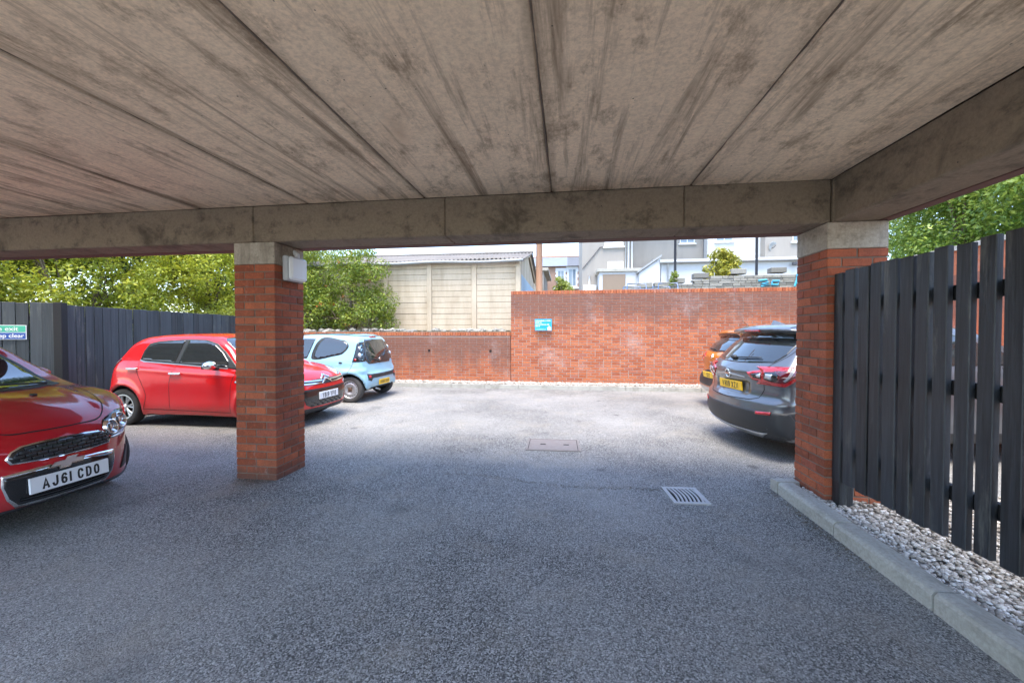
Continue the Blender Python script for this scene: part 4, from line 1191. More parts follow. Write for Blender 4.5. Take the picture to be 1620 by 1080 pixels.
# ------------------------------------------------------------------ houses
def win(parent, x0, x1, z0, z1, y, sill=True, bars=1, curtain=False, frame=.06):
    f = MB(); f.box(x0, x1, y-.05, y+.02, z0, z0+frame).box(x0, x1, y-.05, y+.02, z1-frame, z1)
    f.box(x0, x0+frame, y-.048, y+.02, z0+frame, z1-frame).box(x1-frame, x1, y-.048, y+.02, z0+frame, z1-frame)
    for k in range(bars): xx = x0+(x1-x0)*(k+1)/(bars+1); f.box(xx-.025, xx+.025, y-.045, y+.02, z0+frame, z1-frame)
    o = f.obj('window', M['white'], parent)
    MB().box(x0+frame, x1-frame, y-.02, y+.015, z0+frame, z1-frame).obj('pane', M['curtain' if curtain else 'window'], o)
    if sill: MB().bbox(x0-.08, x1+.08, y-.12, y+.02, z0-.10, z0-.002, .008).obj('sill', M['white'], o)
    return o

# grey rendered house
h1 = empty('grey_house', (4.6, 26.0, 1.5), 0, 'grey rendered house with white drainpipes and a flat porch roof', 'house')
X = lambda x: x-4.6
Z = lambda z: z-1.5
MB().box(X(.90), X(3.62), 0, 8, 0, Z(9.4)).obj('wall', M['rend_grey'], h1)
MB().box(X(3.62), X(8.42), .9, 9, 0, Z(9.6)).obj('wall', M['rend_grey'], h1)
win(h1, X(2.25), X(3.42), Z(6.90), Z(8.3), 0, True, 1, True)
win(h1, X(2.46), X(3.44), Z(5.42), Z(5.95), 0, True, 1, True)
win(h1, X(7.0), X(7.9), Z(7.15), Z(8.4), .9)
for x, r in ((3.72,.06), (3.93,.05), (3.55,.04)): MB().tube([(X(x),-.08,0),(X(x),-.08,Z(9.2))], r, 8).obj('drainpipe', M['white' if r > .045 else 'gutter'], h1, True)
MB().tube([(X(.92),-.05,Z(5.55)),(X(2.0),-.05,Z(6.86)),(X(2.25),-.05,Z(6.88))], .03, 6).obj('cable', M['pole_dark'], h1, True)
MB().tube([(X(1.35),-.06,Z(4.5)),(X(1.35),-.06,Z(5.1))], .05, 8).obj('vent_pipe', M['white'], h1, True)
MB().box(X(1.85), X(5.05), -1.5, -.0, 0, Z(5.10)).obj('porch_wall', M['rend_white'], h1)
MB().bbox(X(1.70), X(5.2), -1.62, -.005, Z(5.10), Z(5.28), .01).obj('porch_roof', M['kerb'], h1)
MB().bbox(X(2.05), X(3.35), -1.54, -1.49, 0, Z(4.95), .005).obj('porch_door', M['rend_brown'], h1)
MB().bbox(X(4.0), X(4.95), -1.53, -1.49, 0, Z(4.75), .005).obj('porch_door', M['white'], h1)
MB().bbox(X(.95), X(1.75), -.55, -.01, 0, Z(4.45), .01).obj('gas_box', M['white'], h1)
MB().add([(X(.7),-.4,Z(9.4)),(X(8.6),-.4,Z(9.6)),(X(8.6),4.5,Z(12)),(X(.7),4.5,Z(12)),(X(.7),9.4,Z(9.4)),(X(8.6),9.4,Z(9.6))], [(0,1,2,3),(3,2,5,4)]).obj('roof', M['slate'], h1)

# white house with a lean-to
h2 = empty('white_house', (9.5, 25.0, 1.5), 0, 'white rendered house with a long lean-to behind the stone wall', 'house')
X = lambda x: x-9.5
MB().box(X(8.45), X(11.45), 1.2, 9, 0, Z(9.4)).obj('wall', M['rend_white'], h2)
MB().box(X(11.45), X(13.6), .6, 9, 0, Z(9.2)).obj('grey_wall', M['rend_grey'], h2)
win(h2, X(8.9), X(9.9), Z(7.05), Z(8.3), 1.2)
win(h2, X(12.9), X(13.5), Z(6.8), Z(8.0), .6)
MB().box(X(5.25), X(13.55), -1.0, .59, 0, Z(5.55)).obj('lean_to_wall', M['rend_white'], h2)
lt = MB(); lt.add([(X(5.15),-1.15,Z(5.62)),(X(13.7),-1.15,Z(5.62)),(X(13.7),1.15,Z(6.05)),(X(5.15),1.15,Z(6.05)),(X(5.15),-1.15,Z(5.50)),(X(13.7),-1.15,Z(5.50)),(X(13.7),1.15,Z(5.9)),(X(5.15),1.15,Z(5.9))], [(0,1,2,3),(4,7,6,5),(0,4,5,1),(1,5,6,2),(2,6,7,3),(3,7,4,0)])
fix_normals(lt.obj('lean_to_roof', M['gutter'], h2))
MB().tube([(X(5.15),-1.22,Z(5.50)),(X(13.7),-1.22,Z(5.50))], .07, 8).obj('gutter', M['white'], h2, True)
sl = MB(); sl.add([(X(5.2),-1.05,Z(5.75)),(X(5.2),-1.05,0),(X(4.05),-1.05,0),(X(4.05),-1.05,Z(4.95)),(X(5.2),.6,Z(5.75)),(X(5.2),.6,0),(X(4.05),.6,0),(X(4.05),.6,Z(4.95))], [(0,1,2,3),(4,7,6,5),(0,3,7,4),(2,6,7,3)])
fix_normals(sl.obj('side_lean_to', M['rend_white'], h2))
b = MB(); b.add([(X(3.95),-1.15,Z(4.92)),(X(5.25),-1.15,Z(5.82)),(X(5.25),.7,Z(5.82)),(X(3.95),.7,Z(4.92)),(X(3.95),-1.15,Z(5.04)),(X(5.25),-1.15,Z(5.94)),(X(5.25),.7,Z(5.94)),(X(3.95),.7,Z(5.04))], [(0,1,2,3),(4,7,6,5),(0,4,5,1),(1,5,6,2),(2,6,7,3),(3,7,4,0)])
fix_normals(b.obj('side_roof', M['gutter'], h2))
for x in (5.6, 13.45): MB().tube([(X(x),-1.1,0),(X(x),-1.1,Z(5.4))], .05, 8).obj('drainpipe', M['lamp_grey'], h2, True)
MB().bbox(X(6.0), X(7.2), -1.03, -.98, Z(2.6), Z(4.2), .005).obj('window', M['window'], h2)
MB().add([(X(8.2),.8,Z(9.4)),(X(13.8),.8,Z(9.4)),(X(13.8),5,Z(11.8)),(X(8.2),5,Z(11.8)),(X(8.2),9.4,Z(9.4)),(X(13.8),9.4,Z(9.4))], [(0,1,2,3),(3,2,5,4)]).obj('roof', M['slate'], h2)
sd = empty('satellite_dish', (11.85, 25.55, 6.55), 0, 'round grey satellite dish on the upper wall of the white house', 'satellite dish')
fix_normals(MB().lathe([(.001,.06),(.15,.045),(.27,.0),(.275,.01),(.15,.06),(.001,.075)], 24, 'Y').obj('dish', M['gutter'], sd, True)).rotation_euler = (rad(15),0,rad(20))
MB().tube([(0,0,-.1),(0,-.35,-.02)], .015, 6).obj('feed_arm', M['pole_dark'], sd, True)
MB().tube([(0,.05,-.05),(-.1,.1,-.35),(-.1,.2,-.4)], .02, 6).obj('bracket', M['pole_dark'], sd, True)
fl = empty('security_floodlight', (12.35, 23.9, 5.25), 0, 'pair of black security floodlights on the white lean-to', 'floodlight')
for s in (-.22, .25): MB().bbox(s-.11, s+.11, -.16, -.02, -.09, .09, .03).obj('lamp_head', M['pole_dark'], fl)
MB().bbox(-.06,.10,-.03,.08,-.05,.05,.01).obj('mount', M['white'], fl)

# far brick terrace with stone-dressed windows
h3 = empty('brick_terrace', (-2.0, 42.0, 1.5), 0, 'distant brick terrace with slate roof and white stone window surrounds', 'house')
X = lambda x: x+2.0
MB().box(X(-9), X(1.6), 0, 7, 0, Z(8.35)).obj('wall', M['terr_brick'], h3)
for (xa, xb, mt) in ((-9, -.05, M['slate']), (-.05, 1.7, M['slate_dark'])):
    b = MB(); b.add([(X(xa),-.35,Z(8.35)),(X(xb),-.35,Z(8.35)),(X(xb),3.5,Z(10.0)),(X(xa),3.5,Z(10.0)),(X(xa),7.3,Z(8.35)),(X(xb),7.3,Z(8.35))], [(0,1,2,3),(3,2,5,4)]); b.obj('roof', mt, h3)
MB().tube([(X(-9),3.5,Z(10.03)),(X(1.7),3.5,Z(10.03))], .09, 6).obj('ridge_tiles', M['ridge'], h3)
for (x0, x1, za, zb) in ((-1.05,-.35,6.7,7.95), (.05,.85,6.3,8.1), (-4.2,-3.3,6.3,8.0)):
    win(h3, X(x0), X(x1), Z(za), Z(zb), 0, True, 1)
    q = MB()
    for k in range(6):
        zz = za+(zb-za)*k/6; e = .22 if k % 2 else .12
        q.box(X(x0)-e, X(x0)-.003, -.06, .0, Z(zz)+.004, Z(zz+(zb-za)/6)-.004).box(X(x1)+.003, X(x1)+e, -.06, .0, Z(zz)+.004, Z(zz+(zb-za)/6)-.004)
    q.box(X(x0)-.2, X(x1)+.2, -.065, 0, Z(zb)+.003, Z(zb)+.25)
    tag(q.obj('quoin_stones', M['white'], h3), kind='stuff')
MB().bbox(X(-1.5), X(1.6), -.12, 0, Z(6.05), Z(6.22), .01).obj('string_course', M['white'], h3)
MB().box(X(-4.0), X(-2.0), -8, -1.5, 0, Z(6.7)).obj('rear_wing', M['rend_grey'], h3)
MB().bbox(X(-4.1), X(-1.6), -8.2, -1.4, Z(6.7), Z(6.95), .02).obj('rear_wing_roof', M['kerb'], h3)
MB().bbox(X(-3.2), X(-2.2), -9.2, -8.3, 0, Z(5.6), .02).obj('lane_wall', M['stone_wall'], h3)
# ---- red city hatchback, side on (front towards +x)
def red_hatch():
    L, W, R = 3.466, 1.615, .29
    side = [(.12,.24),(.03,.36),(.0,.52),(.03,.70),(.10,.86),(.17,.98),(.27,1.12),(.42,1.31),(.55,1.385),(.80,1.432),(1.3,1.46),(1.7,1.455),(2.0,1.40),(2.25,1.26),(2.50,1.06),(2.62,.985),(2.85,.94),(3.10,.875),(3.28,.80),(3.39,.71),(3.44,.58),(3.466,.45),(3.44,.30),(3.36,.20),(3.1,.165),(1.7,.16),(.4,.19)]
    cross = [(0,.15),(.62,.15),(.73,.18),(.775,.28),(.80,.45),(.8075,.62),(.80,.78),(.785,.90),(.765,.96),(.70,1.14),(.63,1.32),(.56,1.42),(.42,1.47),(0,1.50)]
    plan = [(.0,0),(.0,.40),(.03,.60),(.10,.70),(.25,.765),(.5,.80),(1.0,.8075),(2.7,.8075),(3.0,.795),(3.2,.75),(3.35,.66),(3.44,.50),(3.466,.3),(3.466,0)]
    def extra(x, y, z):
        crease = .010*np.exp(-((z-(.93-.055*x))/.03)**2)*sstep(.5,.9,y)*sstep(.4,.8,x)*sstep(2.9,2.4,x)
        scoop = .012*np.exp(-((z-.50)/.16)**2)*sstep(.6,.75,y)*sstep(.75,1.1,x)*sstep(2.6,2.2,x)
        return -crease+scoop
    b = CarBody(L, W, side, cross, plan, (.43, 2.77), R, well=.05, extra=extra)
    red = paint('red_paint', (.62,.006,.008))
    root = car_base('parked_car', 'bright red five-door hatchback with chrome door handles parked side-on behind the lamp pier', 'car', b, red, (-7.41, 6.27, 0), 0)
    rw = [(.735,1.055),(.75,1.17),(.81,1.275),(.95,1.315),(1.42,1.345),(1.355,1.0),(.80,1.035)]
    fw = [(1.49,1.345),(1.78,1.335),(1.98,1.28),(2.15,1.16),(2.28,1.03),(2.30,.94),(1.43,.995)]
    for v in ('right', 'left'):
        patch(b, v, [(.715,1.04),(.73,1.18),(.79,1.295),(.95,1.335),(1.45,1.365),(1.80,1.355),(2.02,1.295),(2.20,1.17),(2.36,1.03),(2.50,.90),(2.30,.925),(1.40,.98),(.80,1.015)], M['blackp'], 'window_surround', root, .0025)
        patch(b, v, rw, M['glass'], 'side_window', root, .008)
        patch(b, v, fw, M['glass'], 'side_window', root, .008)
        ribbon(b, v, [(.72,1.035),(.80,1.012),(1.40,.975),(2.30,.92)], 'window_trim', root, .016, M['satin'], .006, False)
        ribbon(b, v, [(1.42,.97),(1.33,.84),(1.29,.70),(1.28,.29)], 'door_seam', root)
        ribbon(b, v, [(2.45,.88),(2.37,.72),(2.34,.55),(2.33,.26)], 'door_seam', root)
        ribbon(b, v, [(.72,1.03),(.71,.86),(.80,.66),(.86,.5),(.82,.29)], 'door_seam', root)
        ribbon(b, v, [(.80,.275),(2.33,.245)], 'sill_seam', root, .008)
        handle(b, v, .63, .905, M['chrome'], root); handle(b, v, 1.40, .835, M['chrome'], root)
        patch(b, v, [(2.42,.72),(2.45,.74),(2.50,.725),(2.47,.70)], M['clear'], 'side_repeater', root, .006, True)
        patch(b, v, [(.10,.80),(.13,.93),(.25,1.045),(.38,1.05),(.30,.96),(.20,.86)], M['darkred'], 'tail_light', root, .008, True, dome=.008)
    for sg in (-1, 1): mirror_part(root, 2.12, .975, sg*.80, M['chrome'], sg)
    patch(b, 'top', [(2.02,-.50),(2.10,-.58),(2.52,-.66),(2.60,-.4),(2.63,0),(2.60,.4),(2.52,.66),(2.10,.58),(2.02,.50),(1.97,0)], M['glass'], 'windscreen', root, .004, grid=.07)
    patch(b, 'rear', [(-.50,1.05),(.50,1.05),(.46,1.28),(.36,1.34),(-.36,1.34),(-.46,1.28)], M['glass'], 'rear_window', root, .004)
    # front: chevron bar, lamps, dark intake with a plate
    patch(b, 'front', [(-.58,.655),(-.3,.635),(0,.63),(.3,.635),(.58,.655),(.62,.70),(.3,.715),(0,.72),(-.3,.715),(-.62,.70)], M['blackp'], 'grille_bar', root, .004)
    for z0 in (.655, .695): ribbon(b, 'front', [(-.60,z0+.01),(-.3,z0-.004),(-.11,z0-.006)], 'chrome_strip', root, .017, M['chrome'], .012); ribbon(b, 'front', [(.60,z0+.01),(.3,z0-.004),(.11,z0-.006)], 'chrome_strip', root, .017, M['chrome'], .012)
    for dz in (0, .05):
        patch(b, 'front', [(-.12,.645+dz),(0,.70+dz),(.12,.645+dz),(.12,.672+dz),(0,.735+dz),(-.12,.672+dz)], M['chrome'], 'chevron_badge', root, .02)
    for sg in (-1, 1):
        patch(b, 'front', [(sg*.44,.74),(sg*.60,.75),(sg*.685,.80),(sg*.68,.86),(sg*.60,.87),(sg*.48,.82)], M['clear'], 'headlight', root, .008, True, dome=.012)
        patch(b, 'front', [(sg*.56,.60),(sg*.69,.61),(sg*.69,.64),(sg*.56,.625)], M['clear'], 'day_light', root, .006)
    patch(b, 'front', [(-.56,.56),(-.60,.50),(-.52,.34),(-.40,.295),(.40,.295),(.52,.34),(.60,.50),(.56,.56)], M['gloss_black'], 'lower_intake', root, .004)
    ribbon(b, 'front', [(-.57,.565),(0,.56),(.57,.565)], 'intake_trim', root, .022, M['blackp'], .010)
    for r_ in range(3):
        for c_ in range(-6, 7):
            if (r_+c_) % 2 == 0:
                y, z = c_*.065, .315+r_*.032
                patch(b, 'front', [(y-.035,z),(y-.02,z+.012),(y+.02,z+.012),(y+.035,z),(y+.02,z-.008),(y-.02,z-.008)], M['blackp'], 'mesh_bar', root, .012)
    plate(b, 'front', (0, .455), 'YB19 YFO', False, root)
    patch(b, 'front', [(-.60,.27),(-.45,.20),(.45,.20),(.60,.27),(.5,.275),(0,.262),(-.5,.275)], M['blackp'], 'front_lip', root, .008)
    for ax in (.43, 2.77):
        for sg in (-1, 1): wheel(root, ax, sg*.70, R, .165, .195, 'alloy', sg)
    antenna(root, (1.93,0,1.44), (1.62,0,1.62))
    return root

# ---- pale blue older city hatchback, tail towards the yard
def blue_hatch():
    L, W, R = 3.435, 1.63, .275
    side = [(.14,.25),(.03,.34),(.0,.46),(.015,.56),(.06,.64),(.085,.72),(.105,.80),(.135,.93),(.20,1.18),(.28,1.36),(.37,1.425),(.70,1.45),(1.2,1.465),(1.6,1.45),(2.0,1.37),(2.3,1.20),(2.60,1.0),(2.75,.95),(3.05,.88),(3.25,.78),(3.37,.66),(3.42,.5),(3.42,.34),(3.34,.22),(3.1,.17),(1.7,.165),(.4,.20)]
    cross = [(0,.15),(.62,.15),(.74,.19),(.785,.30),(.81,.46),(.815,.60),(.80,.74),(.775,.86),(.755,.92),(.70,1.10),(.635,1.30),(.565,1.41),(.42,1.465),(0,1.50)]
    plan = [(.0,0),(.0,.42),(.03,.60),(.10,.72),(.25,.785),(.5,.81),(1.0,.815),(2.7,.815),(3.0,.79),(3.2,.73),(3.33,.62),(3.42,.42),(3.435,.2),(3.435,0)]
    def extra(x, y, z):
        hip = -.020*np.exp(-((z-(.66))/.05)**2)*sstep(.55,.75,y)*sstep(1.3,.7,x)
        return hip
    b = CarBody(L, W, side, cross, plan, (.42, 2.76), R, well=.055, extra=extra, flare=.03, cr=.09)
    blue = paint('pale_blue_paint', (.27,.47,.58))
    root = car_base('parked_car', 'pale blue small hatchback on bare steel wheels with its tail towards the yard', 'car', b, blue, (-4.12, 8.72, 0), math.pi)
    for v in ('right', 'left'):
        patch(b, v, [(.49,1.20),(.56,1.285),(.72,1.325),(1.16,1.345),(1.30,.93),(.80,.975),(.60,1.03)], M['blackp'], 'window_surround', root, .0025, True)
        patch(b, v, [(.515,1.20),(.575,1.27),(.72,1.305),(1.10,1.325),(1.235,.955),(.80,.995),(.61,1.045)], M['glass'], 'side_window', root, .005, True)
        patch(b, v, [(1.28,1.345),(1.55,1.345),(1.80,1.30),(2.05,1.17),(2.25,1.02),(2.30,.90),(1.40,.93)], M['glass'], 'side_window', root, .004)
        ribbon(b, v, [(1.33,.92),(1.30,.6),(1.30,.27)], 'door_seam', root)
        ribbon(b, v, [(.335,.86),(.38,.74),(.45,.60)], 'door_seam', root)
        ribbon(b, v, [(.30,1.40),(.8,1.425),(1.6,1.42),(1.95,1.33)], 'roof_seam', root, .012)
        patch(b, v, [(.58,.845),(.64,.855),(.66,.84),(.62,.825)], M['blackp'], 'door_handle', root, .012, True)
        # tall tail-light on the rear pillar
        patch(b, v, [(.36,.855),(.33,1.05),(.315,1.25),(.25,1.28),(.19,1.10),(.13,.93),(.16,.86)], M['gloss_black'], 'tail_light', root, .006)
        for (x, z, r) in ((.255,1.14,.045), (.225,.99,.055)):
            P, g = b.hit(v, np.array([[x, z]])); ball('lamp', root, tuple(P[0]-g[0]*.006), r, M['clear'], (.8,.45,1))
        P, g = b.hit(v, np.array([[.30,.90]])); ball('lamp', root, tuple(P[0]), .03, M['redlens'], (1,.4,1))
    patch(b, 'rear', [(-.50,.80),(.50,.80),(.57,.86),(.56,1.0),(.50,1.22),(.44,1.33),(-.44,1.33),(-.50,1.22),(-.56,1.0),(-.57,.86)], M['glass'], 'rear_window', root, .006, grid=.06)
    patch(b, 'rear', [(-.14,1.365),(.14,1.365),(.14,1.39),(-.14,1.39)], M['redlens'], 'brake_light', root, .010)
    patch(b, 'rear', [(-.66,.60),(-.66,.47),(-.56,.44),(-.50,.50),(.50,.50),(.56,.44),(.66,.47),(.66,.60),(.5,.585),(0,.58),(-.5,.585)], M['blackp'], 'bumper_strip', root, .006)
    for sg in (-1, 1): patch(b, 'rear', [(sg*.56,.51),(sg*.63,.51),(sg*.63,.56),(sg*.56,.56)], M['redlens'], 'fog_light', root, .012)
    plate(b, 'rear', (0, .385), '', True, root, w=.50)
    pl = [o for o in root.children if o.name.startswith('number_plate')][-1]
    mk = MB()
    for i, x in enumerate((-.19,-.13,-.07,.0,.07,.13,.19)): mk.bbox(x-.018, x+.018, -.034, .034, .0035, .0048, .0004)
    mk.obj('worn_lettering', M['ink'], pl)
    P, g = b.hit('rear', np.array([[0,.88]])); ball('badge', root, tuple(P[0]+g[0]*.006), .045, M['chrome'], (.25,1,1))
    wiper(b, 'rear', (.02,.84), (.36,.90), root)
    patch(b, 'top', [(1.98,-.50),(2.06,-.58),(2.50,-.66),(2.60,-.4),(2.63,0),(2.60,.4),(2.50,.66),(2.06,.58),(1.98,.50),(1.93,0)], M['glass'], 'windscreen', root, .004, grid=.07)
    patch(b, 'front', [(-.45,.36),(.45,.36),(.5,.52),(-.5,.52)], M['blackp'], 'grille', root)
    for sg in (-1, 1):
        patch(b, 'front', [(sg*.45,.62),(sg*.62,.62),(sg*.68,.74),(sg*.64,.80),(sg*.5,.74)], M['clear'], 'headlight', root, .006, True)
        mirror_part(root, 2.05, .97, sg*.80, M['blackp'], sg, .9)
        for ax in (.42, 2.76): wheel(root, ax, sg*.71, R, .16, .185, 'steel', sg)
    MB().tube([(.10,.25,.25),(.0,.25,.22)], .02, 8).obj('exhaust', M['steel'], root, True)
    antenna(root, (1.7,0,1.45), (1.5,0,1.68))
    return root

# ---- dark red hatchback, nose in the undercroft
def dark_red_hatch():
    L, W, R = 4.04, 1.735, .305
    side = [(.14,.26),(.03,.40),(.0,.60),(.06,.85),(.14,1.0),(.30,1.25),(.50,1.44),(.75,1.49),(1.3,1.517),(1.8,1.50),(2.15,1.42),(2.55,1.22),(2.95,1.035),(3.08,1.0),(3.35,.965),(3.6,.91),(3.80,.835),(3.92,.755),(3.985,.66),(4.02,.55),(4.04,.44),(4.03,.32),(3.98,.235),(3.85,.19),(3.5,.18),(2,.18),(.4,.20)]
    cross = [(0,.17),(.66,.17),(.79,.21),(.835,.32),(.86,.48),(.8675,.64),(.86,.80),(.84,.93),(.81,1.0),(.74,1.18),(.67,1.36),(.60,1.47),(.45,1.52),(0,1.54)]
    plan = [(.0,0),(.0,.45),(.05,.66),(.16,.79),(.4,.85),(1.0,.8675),(3.0,.8675),(3.22,.85),(3.45,.79),(3.64,.69),(3.80,.57),(3.93,.42),(4.01,.26),(4.04,.1),(4.04,0)]
    def extra(x, y, z):
        hood = .012*np.exp(-((y-(.40+.09*(3.9-x)))/.05)**2)*sstep(3.0,3.2,x)*sstep(.75,.85,z)
        return -hood
    b = CarBody(L, W, side, cross, plan, (.70, 3.225), R, well=.05, crown=.055, cf=.20, extra=extra)
    red = paint('dark_red_paint', (.42,.005,.012))
    root = car_base('parked_car', 'dark red hatchback with twin round headlamps parked nose-out under the concrete ceiling', 'car', b, red, (-7.77, 2.565, 0), 0, .024)
    P = lambda poly: poly+[(-y, z) for y, z in poly[::-1]]
    # bonnet shut line and cowl
    hd = [(3.10,.645),(3.233,.611),(3.45,.555),(3.65,.475),(3.80,.395),(3.895,.30),(3.93,.12),(3.935,0)]
    ribbon(b, 'top', hd+[(x, -y) for x, y in hd[-2::-1]], 'bonnet_seam', root, .007)
    sym = lambda h: h+[(x, -y) for x, y in h[::-1]]
    patch(b, 'top', sym([(2.14,.0),(2.20,.53),(2.60,.605),(2.98,.635),(3.10,.49),(3.19,.25),(3.22,.01)]), M['blackp'], 'windscreen_surround', root, .002, grid=.07)
    patch(b, 'top', sym([(2.19,.0),(2.25,.49),(2.60,.56),(2.93,.59),(3.04,.45),(3.11,.23),(3.135,.01)]), M['glass'], 'windscreen', root, .005, grid=.07)
    patch(b, 'top', sym([(3.15,.01),(3.125,.25),(3.05,.47),(2.95,.60),(2.99,.645),(3.12,.50),(3.215,.25),(3.24,.01)]), M['blackp'], 'scuttle', root, .008)
    for a, c in (((3.06,.50),(3.06,-.05)), ((3.15,.02),(3.02,-.50))): wiper(b, 'top', a, c, root)
    for sg in (-1, 1):
        patch(b, 'top', [(3.42,sg*.16),(3.45,sg*.16),(3.45,sg*.19),(3.42,sg*.19)], M['blackp'], 'washer_jet', root, .012)
        patch(b, 'left' if sg > 0 else 'right', [(.80,1.03),(.90,1.30),(1.3,1.40),(1.9,1.38),(2.3,1.20),(2.62,1.03),(1.7,1.0)], M['glass'], 'side_window', root, .004)
        mirror_part(root, 2.26, 1.04, sg*.80, red, sg, 1.05)
        for ax in (.70, 3.225): wheel(root, ax, sg*.755, R, .18, .20, 'alloy', sg)
        sh_ = 0 if sg > 0 else -.10
        # twin round lamps in an open pod
        patch(b, 'front', [((sg*.288+sh_),.71),((sg*.40+sh_),.765),((sg*.50+sh_),.785),((sg*.575+sh_),.765),((sg*.60+sh_),.713),((sg*.575+sh_),.655),((sg*.47+sh_),.615),((sg*.33+sh_),.60),((sg*.285+sh_),.645)], M['gloss_black'], 'headlight_pod', root, .004, True)
        pod = [o for o in root.children if o.name.startswith('headlight_pod')][-1]
        for (y, z, r) in ((.345,.665,.056), (.452,.703,.060)):
            Q, g = b.hit('front', np.array([[sg*y+sh_, z]])); q = Vector(Q[0]); 
            ring = MB().lathe([(r-.006, -.06), (r-.004, .018), (r+.004, .022), (r+.010, .012), (r+.010, -.06)], 28, 'X').obj('headlight_ring', M['chrome'], pod, True)
            fix_normals(ring); ring.location = q; ring.rotation_euler = (0, rad(-14), sg*rad(22))
            lens = ball('headlight', pod, q+Vector((-.012,0,0)), r-.004, M['clear'], (.38,1,1)); lens.rotation_euler = ring.rotation_euler
            core = MB().lathe([(.001,.0),(r*.5,.01),(r*.8,.028)], 20, 'X').obj('reflector', M['chrome'], pod, True); core.location = q+Vector((-.0,0,0)); core.rotation_euler = ring.rotation_euler
        patch(b, 'front', [((sg*.32+sh_),.592),((sg*.46+sh_),.597),((sg*.57+sh_),.637),((sg*.60+sh_),.675),((sg*.57+sh_),.622),((sg*.46+sh_),.578),((sg*.33+sh_),.575)], M['clear'], 'indicator', root, .008)
        patch(b, 'front', [((sg*.43+sh_),.29),((sg*.53+sh_),.30),((sg*.615+sh_),.43),((sg*.575+sh_),.455),((sg*.49+sh_),.38)], M['blackp'], 'fog_pocket', root, .008)
        ribbon(b, 'left' if sg > 0 else 'right', [(2.72,.98),(2.78,.7),(2.76,.26)], 'door_seam', root)
    # grilles with chrome rims
    full = lambda h: h+[(-y, z) for y, z in h[::-1] if y > 0]
    up = full([(0,.662),(.13,.660),(.235,.652),(.285,.628),(.31,.59),(.29,.556),(.14,.547),(0,.545)])
    lo = full([(0,.476),(.2,.472),(.33,.463),(.332,.40),(.31,.32),(.265,.264),(.1,.260),(0,.260)])
    for nm, pl, gr in (('upper_grille', up, .014), ('lower_grille', lo, .016)):
        c = np.mean(pl, 0)
        patch(b, 'front', [tuple(c+(np.array(p)-c)*np.array([1.035, 1.0+gr/.06*.75])) for p in pl], M['chrome'], nm+'_rim', root, .008)
        patch(b, 'front', pl, M['gloss_black'], nm, root, .011)
    zrow = [.566, .590, .614, .638]
    for i, z in enumerate(zrow):
        n_ = 13
        for k in range(-n_//2+1, n_//2+1):
            y = k*.058+(.029 if i % 2 else 0)
            if abs(y) > .27-.035*(i in (0, 3)): continue
            patch(b, 'front', [(y-.023,z-.009),(y+.023,z-.009),(y+.025,z+.010),(y-.025,z+.010)], M['blackp'], 'grille_cell', root, .021, grid=.1)
    for z in (.282, .300): ribbon(b, 'front', [(-.26,z),(0,z-.006),(.26,z)], 'grille_bar', root, .006, M['blackp'], .018)
    plate(b, 'front', (.01, .376), 'AJ61 CDO', False, root, rad(-4), w=.49)
    # bow-tie badge
    bt = [(-.095,.49),(-.03,.49),(-.03,.475),(.03,.475),(.03,.49),(.095,.49),(.085,.515),(.03,.515),(.03,.532),(-.03,.532),(-.03,.515),(-.085,.515)]
    sh = [(y+(z-.5)*.9, z+.012) for y, z in bt]
    Q, g = b.hit('front', np.array([[-.015,.503]]))
    for nm, k1, k2, d0, d1, mt in (('badge', 1.12, 1.35, -.02, .022, M['chrome']), ('badge_face', 1.0, 1.0, .0, .027, M['satin'])):
        n_ = len(sh); pts = [(y*k1, (z-.527)*k2) for y, z in sh]
        bm_ = MB().add([(d0, y, z) for y, z in pts]+[(d1, y, z) for y, z in pts], [tuple(range(n_))[::-1], tuple(range(n_, 2*n_))]+[(i, (i+1) % n_, n_+(i+1) % n_, n_+i) for i in range(n_)])
        o_ = fix_normals(bm_.obj(nm, mt, root)); o_.location = tuple(Q[0]); o_.rotation_euler = (0, rad(-6), 0)
    patch(b, 'front', [(-.60,.245),(-.4,.215),(.4,.215),(.60,.245),(.4,.235),(0,.23),(-.4,.235)], M['blackp'], 'front_lip', root, .008)
    patch(b, 'rear', [(-.5,1.08),(.5,1.08),(.45,1.36),(-.45,1.36)], M['glass'], 'rear_window', root)
    return root

